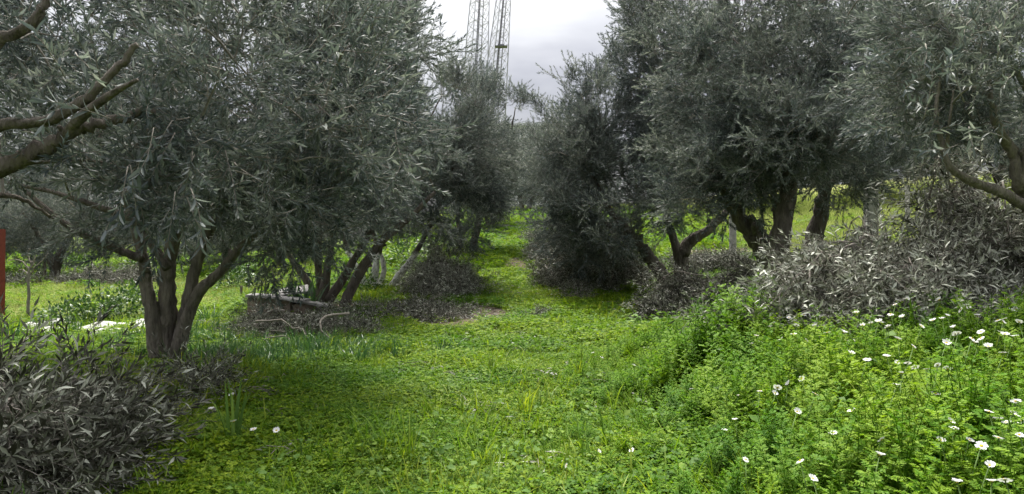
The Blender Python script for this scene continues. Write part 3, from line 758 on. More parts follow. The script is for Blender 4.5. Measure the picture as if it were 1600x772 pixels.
bx, by = -14.6, 24.5
b = Vector((bx, by, tz(bx, by)))
V3 = lambda x, y, z: b + Vector((x, y, z))
fld = olive_tree('bushy grey olive tree at the rear of the lower field by the thin sapling', b,
    [[(V3(0, 0, -.05), .17), (V3(.05, 0, .5), .14), (V3(.3, .1, 1.2), .10), (V3(.8, .2, 2.2), .05), (V3(1.0, .2, 3.0), .02)], [(V3(0, 0, .4), .12), (V3(-.4, .1, 1.2), .08), (V3(-1, 0, 2.2), .03)]],
    [(V3(0, 0, 2.3), 2.1, 2.0, 1.7), (V3(-1.0, .4, 1.6), 1.3, 1.2, .9), (V3(1.2, -.2, 1.7), 1.2, 1.2, 1.0)], 24, seed=20, group='olive trees around the orchard')
b2 = Vector((-30, 50, tz(-30, 50))); b = b2
far = olive_tree('tall olive tree in the outermost row behind the lower field', b,
    [[(V3(0, 0, -.05), .2), (V3(.05, 0, .8), .16), (V3(.3, .1, 2), .11), (V3(.8, .2, 3.4), .05), (V3(1.0, .2, 4.6), .02)], [(V3(0, 0, .6), .14), (V3(-.6, .1, 1.8), .09), (V3(-1.2, 0, 3.4), .03)]],
    [(V3(0, 0, 3.6), 2.9, 2.6, 2.4), (V3(-1.4, .4, 2.4), 1.9, 1.8, 1.4), (V3(1.6, -.2, 2.4), 1.8, 1.7, 1.4)], 15, seed=21, spray=1.5, group='olive trees around the orchard')
for i, (x, y, rz, sc, lb) in enumerate([
    (-18.5, 26.5, 1.0, 1.05, 'bushy olive tree at the rear of the lower field behind the red post'),
    (-10.2, 27.5, 2.2, 0.95, 'bushy olive tree behind the brush heap in the lower field'),
    (-7.2, 24.0, 4.0, 0.9, 'bushy olive tree seen between the four stemmed and five stemmed trees'),
    (-22.5, 30.0, 3.1, 1.1, 'bushy olive tree in the rearmost corner of the lower field'),
    (-5.6, 30.0, 5.2, 1.0, 'bushy olive tree behind the whitewashed tree'),
    (-13.5, 32.5, 0.5, 1.15, 'bushy olive tree in the second row behind the field brush heap'),
    (11.5, 38, 2.0, 1.25, 'bushy olive tree beyond the bright field, seen past the slim concrete post'),
    (17.5, 37, 3.6, 1.3, 'bushy olive tree beyond the bright field behind the thick concrete post'),
    (22.5, 35.5, 0.2, 1.3, 'bushy olive tree beyond the bright field behind the pale bent limb'),
    (27.0, 37, 5.0, 1.35, 'bushy olive tree at the outermost corner of the bright field')]):
    copy_tree(fld, (x, y, tz(x, y)), rz, lb, 'olive trees around the orchard', sc)
OUTER = [(-41, 47), (-22, 52), (-14, 55), (-5, 58), (4, 60), (13, 58), (22, 56), (31, 52), (40, 48), (48, 40), (-48, 38)]
for i, (x, y) in enumerate(OUTER):
    copy_tree(far, (x, y, tz(x, y)), i * 1.3, 'distant olive tree in the outer row ringing the orchard', 'olive trees of the outer row', 0.9 + 0.07 * (i % 4))

# ------------------------------------------------------------------ heaps of cut branches
def brush_pile(label, cx, cy, rx, ry, h, n_spray, n_branch, seed, turn=0.0, spray=1.0, sprigs=0, leaf=0.07, bare=0, name='brush_pile', wood=M_CUTWOOD, shape=1.45, steep=0.35, lean=(0, 0), grp=None):
    random.seed(3000 + seed); rg = np.random.default_rng(3000 + seed)
    base = Vector((cx, cy, tz(cx, cy))); root = empty(name, base); tag(root, label, 'brush pile', 'heaps of pruned olive branches')
    c, s = math.cos(turn), math.sin(turn)
    def top(u, v):
        ang_ = np.arctan2(v, u); q = 1 - (u * u + v * v) * (1 + .22 * np.sin(3 * ang_ + seed) + .14 * np.sin(5 * ang_ + 2 * seed)) ** 2
        return h * np.maximum(q, 0) ** (0.5 * shape) * (0.62 + 0.26 * np.sin(5 * u + seed) * np.cos(4 * v + 1.7 * seed) + 0.2 * np.sin(11 * u + 2 * seed) * np.cos(9 * v + seed)) + lean[0] * u * h + lean[1] * v * h * 0
    def wpos(u, v, f):
        x = cx + u * rx * c - v * ry * s; y = cy + u * rx * s + v * ry * c
        return x, y, terr(x, y) + np.maximum(0.02, top(u, v) * f)
    # sprays through the heap, most of them near its skin
    a = rg.uniform(0, 2 * np.pi, n_spray); r = np.sqrt(rg.uniform(0, 1, n_spray)); u, v = r * np.cos(a), r * np.sin(a)
    f = rg.uniform(0, 1, n_spray) ** 0.45
    x, y, z = wpos(u, v, f)
    d = rg.normal(size=(n_spray, 3)) * np.array([1, 1, steep]) + np.stack([u * c - v * s, u * s + v * c, np.full(n_spray, 0.12)], 1) * 0.5
    d = nrm(d); pos = np.stack([x, y, z], 1) - d * 0.2 * spray
    pos[:, 2] = np.maximum(pos[:, 2], terr(pos[:, 0], pos[:, 1]) + 0.03)
    # long branches that stick out of the heap and trail to the ground, carrying sprays of their own
    xp, xd = [], []
    for k in range(max(2, n_branch // 13)):
        ang = rg.uniform(0, 2 * math.pi); ca, sa = math.cos(ang), math.sin(ang); p = []; lift = rg.uniform(-.05, .22) * h; kick = rg.normal(0, .5)
        for i in range(6):
            rr_ = .25 + i * rg.uniform(.17, .21); u_, v_ = rr_ * math.cos(ang + kick * i * .06), rr_ * math.sin(ang + kick * i * .06)
            X, Y, Z = wpos(np.float64(u_), np.float64(v_), 1.02); p.append(Vector((float(X), float(Y), float(Z) + .03 + max(0, lift) * math.sin(i * .6))))
        r0 = rg.uniform(.006, .015); pts, rad = spline([(q, r0 * (1 - .15 * i)) for i, q in enumerate(p)], 3, .008)
        mb = MB(); mb.tube(pts, rad, 6); mb.build('branch', wood, root, origin=base)
        for i in range(4, len(pts) - 1):
            for rep in range(2):
                t_ = (pts[i + 1] - pts[i]).normalized(); xp.append(tuple(pts[i])); xd.append(tuple(t_ * .8 + Vector(rg.normal(0, .45, 3))))
    pos = np.concatenate([pos, np.array(xp)]); d = np.concatenate([d, np.array(xd)]); n_spray = len(pos)
    o = scatter('leaves', grp or GR_DRY, N_DRY, pos - np.array(base), dir_to_euler(d), spray * rg.uniform(0.75, 1.15, n_spray), root)
    for k in range(n_branch):
        u, v = rg.uniform(-.75, .75, 2); ang = rg.uniform(0, 2 * math.pi); L = rg.uniform(0.35, 0.8); p = []
        for i in range(5):
            t = (i / 4 - .5) * L; uu, vv = u + t * math.cos(ang), v + t * math.sin(ang) * 1.1
            uu, vv = float(np.clip(uu, -1, 1)), float(np.clip(vv, -1, 1))
            X, Y, Z = wpos(np.float64(uu), np.float64(vv), rg.uniform(.72, 1.04))
            p.append(Vector((float(X), float(Y), float(Z) + .02)) + Vector(rg.normal(0, .02, 3)))
        r0 = rg.uniform(.003, .012)
        pts, rad = spline([(q, r0 * (1 - .17 * i)) for i, q in enumerate(p)], 3)
        mb = MB(); mb.tube(pts, rad, 5); mb.build('branch', wood, root, origin=base)
    n = 0
    for k in range(sprigs):
        if n + 14 > 300: break
        a = rg.uniform(0, 2 * math.pi); rr = math.sqrt(rg.uniform(0, .9)); u, v = rr * math.cos(a), rr * math.sin(a)
        X, Y, Z = wpos(np.float64(u), np.float64(v), 1.0)
        n += leaf_sprig(root, Vector((float(X), float(Y), float(Z) + .02)), (rg.normal(u * .5, .6), rg.normal(-.35, .5), rg.normal(.15, .3)), 7, leaf, LEAF_D, .36, base)
    return root

def pile_at(label, px, py, d, rpx, ry, hpx, *a, **k):
    x = (px - 800) / F * d
    return brush_pile(label, x, d, rpx / F * d, ry, hpx / F * d, *a, **k)

pile_at('heap of cut olive branches with large grey leaves nearest the viewer', 25, 0, 4.6, 155, 0.72, 138, 310, 100, 1, sprigs=24, leaf=0.095, spray=1.25, steep=.12)
pile_at('thin spread of olive cuttings at the foot of the four stemmed tree', 305, 0, 7.0, 62, 0.35, 20, 30, 9, 2, steep=.15, spray=.9)
pile_at('low heap of twiggy cuttings against the stone block', 470, 0, 11.3, 125, 0.75, 46, 320, 36, 3, spray=.75, steep=.2)
pile_at('flat strip of dry cuttings on the bare soil under the whitewashed tree', 610, 0, 13.4, 105, 0.8, 20, 330, 16, 4, spray=.8, steep=.15)
pile_at('rounded brush heap standing beside the whitewashed tree', 686, 0, 16.2, 52, 0.8, 84, 360, 70, 5, steep=.4, grp=GR_SILV_LIT)
pile_at('dark brush heap in the grass of the lower field', 170, 0, 22.5, 75, 1.1, 34, 420, 12, 6, steep=.3)
pile_at('small dark brush heap at the field edge by the red post', 25, 0, 22.0, 40, .7, 12, 90, 5, 7, steep=.3)
pile_at('large dark brush heap bordering the path under the leaning tree', 925, 0, 17.8, 92, 1.6, 100, 700, 50, 8, steep=.45)
pile_at('dark brush heap farther up the path edge', 868, 0, 22.5, 45, 1.3, 50, 330, 10, 9, steep=.45)
pile_at('heap of cuttings around the foot of the leaning trunk and knotted trunk', 1130, 0, 12.6, 128, 1.0, 108, 850, 60, 10, steep=.3, spray=.95)
pile_at('dark brush heap behind the knotted trunk below the slim concrete post', 1110, 0, 20.0, 62, 0.9, 36, 330, 10, 11, steep=.3)
pile_at('high bank of silvery cut olive branches behind the daisies', 1400, 0, 7.0, 230, 1.05, 188, 1000, 160, 12, spray=1.1, grp=GR_SILV_LIT, sprigs=24, leaf=.072, steep=.3)
pile_at('tall crest of silvery cuttings beneath the pale bent limb', 1545, 0, 7.4, 140, .9, 310, 600, 90, 13, spray=1.1, grp=GR_SILV_LIT, steep=.35)
pile_at('small tuft of dead twigs lying in the middle of the path', 828, 0, 13.0, 16, .15, 14, 16, 4, 14, spray=.5)
pile_at('small clump of cuttings on the grass below the leaning tree', 903, 0, 15.2, 18, .2, 20, 26, 4, 15, spray=.6)
pile_at('low line of cuttings at the far end of the path', 838, 0, 27.5, 30, .8, 22, 110, 5, 16, steep=.3)

# bare crooked sticks lying on the twiggy heap
def stick(label, pts, r):
    mb = MB(); c = [(p, r * (1 - .12 * i)) for i, p in enumerate(pts)]
    q, rad = spline(c, 4, .006); mb.tube(q, rad, 7, wob=.08)
    base = pts[0]; root = mb.build('crooked_stick', M_CUTWOOD, None, loc=base, origin=base)
    tag(root, label, 'stick', 'bare sticks on the twiggy heap'); return root
def S(l): return [P(a, b_, d) for a, b_, d in l]
stick('pale hooked stick curling down the front of the twiggy heap', S([(545, 490, 10.9), (510, 494, 10.6), (500, 508, 10.45), (508, 523, 10.35), (524, 531, 10.25)]), .020)
stick('long zigzag stick on top of the twiggy heap', S([(400, 502, 10.6), (440, 500, 10.45), (455, 511, 10.35), (472, 515, 10.3), (480, 528, 10.2), (489, 534, 10.15)]), .016)
stick('lower wavy stick at the front edge of the twiggy heap', S([(415, 528, 10.2), (447, 525, 10.15), (455, 536, 10.05), (475, 540, 10.0), (492, 539, 9.95)]), .013)

# ------------------------------------------------------------------ stone block with broken slabs
g = G(400, 497); random.seed(11)
def rock(c, s, rz=0.0, tilt=0.0, seed=0, mat=M_STONE, name='stone', parent=None, origin=None, n=5, tx=0.0):
    rd = random.Random(seed)
    rot = Matrix.Rotation(rz, 3, 'Z') @ Matrix.Rotation(tilt, 3, 'Y') @ Matrix.Rotation(tx, 3, 'X')
    V, Fc = [], []
    for fa in range(6):
        ax, sg = fa % 3, 1 if fa < 3 else -1; b0 = len(V)
        for i in range(n + 1):
            for j in range(n + 1):
                p = [0, 0, 0]; p[ax] = sg * .5; p[(ax + 1) % 3] = i / n - .5; p[(ax + 2) % 3] = j / n - .5
                q = Vector(p); q = q * (1 - .10 * max(0, (q.length - .55)))
                h = math.sin(q.x * 9.1 + seed) * math.cos(q.y * 8.3 + seed * 2) * .045 + math.sin(q.z * 13 + q.x * 7 + seed) * .035
                q = q * (1 + h)
                V.append(rot @ Vector((q.x * s[0], q.y * s[1], q.z * s[2])) + Vector(c))
        for i in range(n):
            for j in range(n):
                a = b0 + i * (n + 1) + j; q = (a, a + n + 1, a + n + 2, a + 1)
                Fc.append(q if sg > 0 else q[::-1])
    if origin is not None: V = [v - Vector(origin) for v in V]
    return link(name, mesh_from(name, V, Fc, mat), parent)
st = empty('stone_block', g); tag(st, 'low stone block topped with broken pale slabs behind the twiggy heap', 'stone block')
rock(g + Vector((-.02, .3, .16)), (.40, .5, .40), .2, 0, 1, M_STONE, 'stone', st, g)
rock(g + Vector((.36, .36, .15)), (.46, .5, .36), -.1, 0, 2, M_STONE, 'stone', st, g)
rock(g + Vector((.78, .42, .10)), (.50, .5, .26), .3, 0, 3, M_STONE, 'stone', st, g)
rock(g + Vector((.20, .10, .10)), (.34, .3, .26), .5, .1, 8, M_STONE, 'stone', st, g)
rock(g + Vector((.02, .27, .375)), (.46, .56, .045), .1, .03, 4, M_CONCRETE, 'slab', st, g)
rock(g + Vector((.50, .22, .33)), (.66, .5, .045), -.06, .13, 5, M_CONCRETE, 'slab', st, g)
rock(g + Vector((.50, .55, .45)), (.52, .42, .03), .3, -.14, 6, M_SLAB, 'slab', st, g, tx=.22)
rock(g + Vector((.95, .28, .235)), (.6, .34, .04), .0, .16, 7, M_CONCRETE, 'slab', st, g)

# white sheets lying in the grass
def sheet(label, px, py, w, dpt, seed, turn):
    g = G(px, py); rg = np.random.default_rng(seed); n = 14; V, Fc = [], []
    for layer in (0, 1):
        for i in range(n + 1):
            for j in range(n + 1):
                u, v = i / n - .5, j / n - .5
                e = 1 + .10 * math.sin(7 * v + seed) * (abs(u) * 2) + .08 * math.cos(9 * u + seed)
                x, y = u * w * e, v * dpt * (1 + .12 * math.sin(6 * u + seed * 2))
                X = g.x + x * math.cos(turn) - y * math.sin(turn); Y = g.y + x * math.sin(turn) + y * math.cos(turn)
                z = .05 + .07 * (v + .5) + .02 * math.sin(11 * u + 3 * v + seed) + .03 * math.cos(13 * v - 5 * u) - (0 if layer == 0 else .012)
                V.append(Vector((X - g.x, Y - g.y, tz(X, Y) - g.z + z)))
    m = (n + 1) ** 2
    for i in range(n):
        for j in range(n):
            a = i * (n + 1) + j; q = (a, a + n + 1, a + n + 2, a + 1); Fc += [q, tuple(k + m for k in q[::-1])]
    for i in range(n):
        for a, b_ in ((i, i + 1), (n * (n + 1) + i + 1, n * (n + 1) + i), ((i + 1) * (n + 1), i * (n + 1)), (i * (n + 1) + n, (i + 1) * (n + 1) + n)):
            Fc.append((a, b_, b_ + m, a + m))
    o = link('white_sheet', mesh_from('white_sheet', V, Fc, M_SHEET, smooth=True), None, g)
    tag(o, label, 'sheet', 'white sheets in the grass')
sheet('small white sheet in the grass between the red post and the leafy weeds', 72, 524, .78, .9, 1, .1)
sheet('long white sheet in the grass just beside the four stemmed tree', 166, 526, 1.05, 1.0, 2, .25)
sheet('narrow strip of white sheet showing behind the four stemmed trunk', 226, 517, .5, .5, 3, .1)

# ------------------------------------------------------------------ posts
def post(name, label, cat, px, d, wpx, top_py, mat, sq=True, taper=1.0, lean=0.0, group=None, depth=None):
    x = (px - 800) / F * d; z0 = tz(x, d); zt = H - (top_py - 386) / F * d; w = wpx / F * d; mb = MB()
    n = 6; V = []
    if sq:
        dp = depth or w; bv = w * .12
        prof = [(-w/2+bv, -dp/2), (w/2-bv, -dp/2), (w/2, -dp/2+bv), (w/2, dp/2-bv), (w/2-bv, dp/2), (-w/2+bv, dp/2), (-w/2, dp/2-bv), (-w/2, -dp/2+bv)]
    else:
        prof = [(w/2*math.cos(a*math.pi/5), w/2*math.sin(a*math.pi/5)) for a in range(10)]
    k = len(prof); h = zt - z0 + .15
    for i in range(n + 1):
        t = i / n; s_ = 1 + (taper - 1) * t
        for (a, b_) in prof:
            V.append(Vector((a * s_ + lean * h * t + random.uniform(-1, 1) * w * .015, b_ * s_, -.15 + h * t)))
    for i in range(n):
        for j in range(k): mb.f.append((i*k+j, i*k+(j+1)%k, (i+1)*k+(j+1)%k, (i+1)*k+j))
    mb.f.append(tuple(n*k+j for j in range(k))); mb.v = V
    o = mb.build(name, mat, None, loc=(x, d, z0), smooth=False); tag(o, label, cat, group); return o
post('red_post', 'red painted steel post at the edge of the lower field', 'post', -9, 13.0, 22, 358, M_RED, lean=.01)
fp = 'concrete posts of the orchard fence'
pA = post('fence_post', 'slim grey concrete post seen between the knotted and slanting trunks', 'post', 1145, 20.5, 9.5, 325, M_CONCRETE, group=fp)
pB = post('fence_post', 'thick grey concrete post behind the silvery cuttings', 'post', 1361, 14.5, 18, 262, M_CONCRETE, group=fp)
pC = post('fence_post', 'thin distant concrete post in the bright field beside the thick post', 'post', 1418, 27.0, 6, 290, M_CONCRETE, group=fp)
pD = post('fence_post', 'thin distant concrete post almost hidden by the pale bent limb', 'post', 1530, 24.0, 7, 285, M_CONCRETE, group=fp)
sk = 'wooden stakes of the lower field'
post('wooden_stake', 'taller wooden stake below the far olive trees of the lower field', 'stake', 70, 24.0, 5, 408, M_WOODPOST, False, .8, group=sk)
post('wooden_stake', 'short stake standing in front of the field brush heap', 'stake', 157, 18.5, 5, 452, M_WOODPOST, False, .8, group=sk)
post('wooden_stake', 'short stake in the sunny grass behind the stone block', 'stake', 377, 16.2, 4.5, 447, M_WOODPOST, False, .9, group=sk)

# bare sapling of the lower field
g = G(44, 500); sap = empty('sapling', g); tag(sap, 'thin bare sapling with forked twigs near the red post', 'sapling'); D = g.y
mb = MB(); q, r = spline([(g.copy(), .028), (P(45, 450, D), .024), (P(46, 425, D), .02), (P(50, 408, D), .012)], 4, .008); mb.tube(q, r, 7); mb.build('trunk', M_TWIG, sap, origin=g)
for l in ([(46, 425), (38, 412), (25, 405), (14, 407)], [(46, 428), (56, 415), (68, 405), (75, 396)], [(47, 420), (54, 405), (56, 392)], [(46, 432), (36, 422), (28, 424)], [(48, 412), (44, 398), (46, 388)]):
    mb = MB(); q, r = spline([(P(a, b_, D), .014 - .003 * i) for i, (a, b_) in enumerate(l)], 4, .008); mb.tube(q, r, 5); mb.build('twig', M_CUTWOOD, sap, origin=g)

# ------------------------------------------------------------------ lattice masts
def mast(label, d, cx_low, py_low, cx_top, wl_px, wt_px, platform=None, seed=0):
    s_ = d / F
    lo = P(cx_low, py_low, d); hi = P(cx_top, 0, d)
    axis = (hi - lo); z0 = tz(lo.x, d); k0 = (z0 - lo.z) / axis.z; k1 = 1.35
    B = lo + axis * k0; base = B.copy(); base.z = z0
    root = empty('lattice_mast', base); tag(root, label, 'mast', 'lattice masts above the trees')
    def at(k, ix, iy):
        c = lo + axis * k; w = (wl_px + (wt_px - wl_px) * k) * s_ / 2
        ca, sa = math.cos(.45), math.sin(.45); w *= .78
        return c + Vector(((ix * ca - iy * sa) * w, (ix * sa + iy * ca) * w, 0))
    cor = [(-1, -1), (1, -1), (1, 1), (-1, 1)]
    for c in cor:
        mb = MB(); mb.tube([at(k0, *c), at(k1, *c)], [.06, .055], 6); mb.build('leg', M_STEEL, root, origin=base)
    n = int((k1 - k0) / .075); ks = [k0 + (k1 - k0) * i / n for i in range(n + 1)]
    for f in range(4):
        a, b_ = cor[f], cor[(f + 1) % 4]; mb = MB()
        for i in range(n):
            mb.tube([at(ks[i], *a), at(ks[i + 1], *b_)], [.023, .023], 4, cap=False)
            mb.tube([at(ks[i], *b_), at(ks[i + 1], *a)], [.023, .023], 4, cap=False)
            if i % 2 == 0: mb.tube([at(ks[i], *a), at(ks[i], *b_)], [.022, .022], 4, cap=False)
        mb.build('bracing', M_STEEL, root, origin=base)
    for off, nm in ((-.12, 'cable_run'), (.22, 'ladder')):
        mb = MB()
        for e in ((-.05, .05) if nm == 'cable_run' else (-.14, .14)):
            mb.tube([at(k0, off + e * 1.6, -.3), at(k1, off + e * 1.6, -.3)], [.06 if nm == 'cable_run' else .03] * 2, 5)
        if nm == 'ladder':
            for i in range(0, n * 3):
                k = k0 + (k1 - k0) * i / (n * 3); mb.tube([at(k, off - .22, -.3), at(k, off + .22, -.3)], [.018, .018], 4, cap=False)
        mb.build(nm, M_STEEL_D, root, origin=base)
    if platform is not None:
        k = (py_low - platform) / py_low; c = lo + axis * k; mb = MB()
        mb.box(c + Vector((.25, -1.0, 0)), (1.3, .9, .08)); mb.box(c + Vector((.25, -1.0, .12)), (.7, .5, .14))
        mb.build('platform', M_STEEL_D, root, origin=base, smooth=False)
mast('lattice steel mast nearer the crown of the tall tree, no platform', 80, 738, 200, 749.5, 43, 29, None, 1)
mast('lattice steel mast with a small platform above the slender tree', 80, 767, 210, 786.5, 41, 22, 77, 2)

# white outbuilding glimpsed over the far trees
sx, sy = 1.2, 62.0; sz = tz(sx, sy); base = Vector((sx, sy, sz)); sh = empty('shed', base); tag(sh, 'small white shed glimpsed above the tree closing the path', 'shed')
mb = MB(); mb.box(base + Vector((0, 0, 3.2)), (4.6, 4, 6.6)); mb.build('wall', M_WALLW, sh, origin=base, smooth=False)
mb = MB(); mb.box(base + Vector((0, 0, 6.62)), (5.0, 4.4, .22)); mb.build('roof', M_ROOF, sh, origin=base, smooth=False)
mb = MB(); mb.box(base + Vector((-.9, -2.02, 4.6)), (1.0, .06, 1.1)); mb.build('window', M_STEEL_D, sh, origin=base, smooth=False)

# ------------------------------------------------------------------ plants that can be counted
def blades(n, h, spread, width, seed, mat, lean=.5, segs=4, arch=.5):
    rd = random.Random(seed); V, Fc, T = [], [], []
    for k in range(n):
        a = rd.uniform(0, 6.28); r = spread * math.sqrt(rd.random()); p = Vector((r * math.cos(a), r * math.sin(a), -.01))
        az = a + rd.gauss(0, .8); L = h * rd.uniform(.55, 1.1); th = rd.uniform(.02, lean); bend = rd.uniform(.2, 1) * arch
        w = width * rd.uniform(.7, 1.2); t_ = rd.uniform(.1, .95); side = Vector((-math.sin(az), math.cos(az), 0)); b0 = len(V)
        for i in range(segs + 1):
            t = i / segs; ww = w * (1 - t ** 2.2) * .5 + .0006
            V += [p - side * ww, p + side * ww]; T += [t_ * (.75 + .3 * t)] * 2
            p = p + Vector((math.cos(az) * math.sin(th), math.sin(az) * math.sin(th), math.cos(th))) * L / segs; th += bend / segs * 1.6
        for i in range(segs):
            q = b0 + i * 2; Fc.append((q, q + 1, q + 3, q + 2))
    return mesh_from('blades', V, Fc, mat, T, smooth=True)

TUFT = [blades(9 + 3 * i, .30 + .04 * i, .04, .012, 50 + i, M_GRASS, .4, 4, .7) for i in range(4)]
TUFT_T = [blades(11, .50, .05, .03, 60 + i, M_BROAD, .35, 5, .6) for i in range(2)]
def tuft(px, py, label, sc=1.0, tall=False, i=0):
    g = G(px, py); o = link('grass_tuft', (TUFT_T if tall else TUFT)[i % (2 if tall else 4)], None, g)
    o.rotation_euler = (0, 0, random.uniform(0, 6)); o.scale = (sc, sc, sc * random.uniform(.9, 1.15)); tag(o, label, 'grass tuft', 'tall grass tufts in the weeds')
random.seed(21)
tuft(366, 705, 'broad bladed tuft among the few white flowers near the big grey heap', 1.0, True, 0)
tuft(1260, 545, 'broad pale tuft at the crest of the daisy bank under the cuttings', .9, True, 1)
tuft(1425, 550, 'upright broad tuft in the daisies below the high silvery bank', .9, True, 0)
tuft(1065, 540, 'bright upright tuft at the path end of the daisy bank', .9, True, 1)
for i, (px, py) in enumerate([(480, 725), (690, 610), (770, 590), (610, 640), (960, 720), (1025, 745), (1050, 735), (905, 600), (945, 525), (870, 560), (1160, 690), (1330, 640), (560, 690), (730, 700), (640, 730), (820, 660),
                              (850, 745), (1110, 610), (1500, 660), (1215, 700), (520, 620), (420, 745), (590, 580), (660, 560), (1000, 580), (910, 690), (1540, 610), (1380, 700)]):
    tuft(px, py, 'small tuft of long grass blades standing out of the low weeds', random.uniform(.6, 1.0), False, i)

IRIS = [blades(46, .62, .22, .022, 80 + i, M_IRIS, .6, 5, .7) for i in range(2)]
g = G(466, 488); o = link('blade_clump', IRIS[0], None, g); tag(o, 'dense clump of dark strap leaves against the five stemmed tree', 'plant'); o.scale = (1.5, 1.4, 1.5)
g = G(15, 535); o = link('blade_clump', IRIS[1], None, g); tag(o, 'clump of dark strap leaves below the red post', 'plant'); o.scale = (.7, .7, .75)
g = G(118, 528); o = link('blade_clump', IRIS[0], None, g); tag(o, 'dark strap leaves standing up between the two larger white sheets', 'plant'); o.scale = (.35, .35, .8); o.rotation_euler = (0, 0, 2)
g = G(325, 505); o = link('blade_clump', IRIS[1], None, g); tag(o, 'dark strap leaves in the grass between the forked trunk and stone block', 'plant'); o.scale = (.8, .8, .6)

# leafy bushes of the lower field
def bush_mesh(seed, n=700, leaf=.06):
    rg = np.random.default_rng(seed); d = nrm(rg.normal(size=(n, 3))); d[:, 2] = np.abs(d[:, 2]); r = rg.uniform(.3, 1, n) ** .5
    lump = 1 + .22 * np.sin(4 * d[:, 0] + seed) * np.cos(3 * d[:, 1])
    p = d * (r * lump)[:, None] * np.array([.5, .45, .45]); ln = leaf * rg.uniform(.6, 1.3, n)
    V, Fc = leaf_batch(p, d + rg.normal(0, .5, (n, 3)), np.array([[0, 0, 1.]]) + rg.normal(0, .5, (n, 3)), ln, ln * .55, .1, .2)
    parts = [(V, Fc, np.repeat(rg.uniform(.05, .95, n), 5), 0)]
    for k in range(6):
        a = k * 1.05; V, Fc = thin_tube([Vector((0, 0, -.02)), Vector((.1 * math.cos(a), .1 * math.sin(a), .15)), Vector((.3 * math.cos(a), .3 * math.sin(a), .35))], .008, .003); parts.append((V, Fc, np.full(len(V), .3), 0))
    return fast_mesh('foliage', parts, [M_SHRUB])
BUSH = [bush_mesh(i) for i in range(3)]
for i, (px, py, sc, lb) in enumerate([(105, 512, .8, 'leafy green weed bush right behind the small white sheet'), (150, 508, .95, 'leafy green weed bush behind the long white sheet'),
        (195, 502, .95, 'leafy green weed bush touching the pale stem of the four stemmed tree'), (215, 478, .8, 'low green bush farther back beside the four stemmed trunk'),
        (365, 452, 1.1, 'green bush behind the short stake near the stone block'), (395, 446, .9, 'smaller green bush farther behind the stone block'), (640, 415, 1.3, 'bright green bush between the whitewashed stems'),
        (560, 455, 1.0, 'green bush behind the foot of the whitewashed tree'), (240, 425, 1.7, 'wide bright bush under the far olive trees'), (95, 428, 1.6, 'bright green bush behind the wooden stake of the lower field')]):
    g = G(px, py); root = empty('bush', g, i * 1.3); tag(root, lb, 'bush', 'green bushes of the lower field')
    o = link('foliage', BUSH[i % 3], root); root.scale = (sc * 1.35, sc * 1.35, sc * 1.35)

# ------------------------------------------------------------------ daisies
def daisy_mesh(seed, cup):
    rd = random.Random(seed); V, Fc, T = [], [], []
    n = rd.randint(10, 13); R = .5
    for k in range(n):
        a = 2 * math.pi * k / n + rd.gauss(0, .06); L = R * rd.uniform(.88, 1.05); w = .115 * rd.uniform(.85, 1.15); z1 = cup * rd.uniform(.6, 1.3)
        u = Vector((math.cos(a), math.sin(a), 0)); s_ = Vector((-u.y, u.x, 0)); b0 = len(V)
        for t, ww, zz in ((.12, .5, 0), (.5, 1.0, .55), (.85, .95, .9), (1.0, .35, .92)):
            c = u * L * t + Vector((0, 0, z1 * zz * L)); V += [c - s_ * w * ww, c + Vector((0, 0, -.015)), c + s_ * w * ww]; T += [rd.random()] * 3
        for i in range(3):
            q = b0 + i * 3; Fc += [(q, q + 1, q + 4, q + 3), (q + 1, q + 2, q + 5, q + 4)]
    return mesh_from('petals', V, Fc, M_PETAL, T, smooth=True)
PET = [daisy_mesh(i, c) for i, c in enumerate((.12, .35, -.1, .6, .2))]
mb = MB()
mb.tube([Vector((0, 0, -.04)), Vector((0, 0, .0)), Vector((0, 0, .05)), Vector((0, 0, .085))], [.10, .155, .13, .05], 10)
DISC = mesh_from('disc', mb.v, mb.f, M_DISC, smooth=True)
mb = MB(); mb.tube([Vector((0, 0, 0)), Vector((.05, .02, .33)), Vector((.04, -.01, .66)), Vector((0, 0, 1))], [.0032, .0028, .0026, .0024], 5)
STEM = mesh_from('stem', mb.v, mb.f, M_STEMG, smooth=True)
def daisy(g, h, size, label, seed, group):
    rd = random.Random(seed); root = empty('daisy', g, rd.uniform(0, 6)); tag(root, label, 'daisy', group)
    s_ = link('stem', STEM, root); s_.scale = (1, 1, h)
    tl = (rd.gauss(0, .36), rd.gauss(0, .36), rd.uniform(0, 6))
    p = link('petals', PET[rd.randrange(5)], root); p.location = (0, 0, h); p.scale = (size,) * 3; p.rotation_euler = tl
    c = link('disc', DISC, root); c.location = (0, 0, h); c.scale = (size,) * 3; c.rotation_euler = tl
A = [(208,90),(148,80),(72,115),(38,128),(100,165),(75,215),(35,200),(60,212),(80,273),(185,268),(236,268),(30,440),(148,461),(262,516),(100,672),(140,727),(350,657),(355,608),(260,335),(295,246),(325,185),(405,288),(370,343),
     (405,361),(418,397),(458,376),(497,384),(530,371),(562,384),(455,313),(402,434),(515,230),(560,216),(595,270),(558,301),(638,288),(655,222),(740,225),(760,200),(740,272),(770,282),(735,332),(774,483),(690,514),(572,549),
     (582,570),(540,605),(630,607),(667,625),(720,604),(693,684),(700,735),(740,735),(775,530),(720,545),(745,550),(785,590),(590,735),(470,185),(445,115),(480,115),(345,132),(595,183),(690,190),(760,175),(480,248),(383,210),
     (120,293),(200,185),(90,170),(430,118),(655,215),(775,195),(725,268),(510,100),(620,185),(785,200),(250,140),(300,150),(545,225),(790,545),(765,520)]
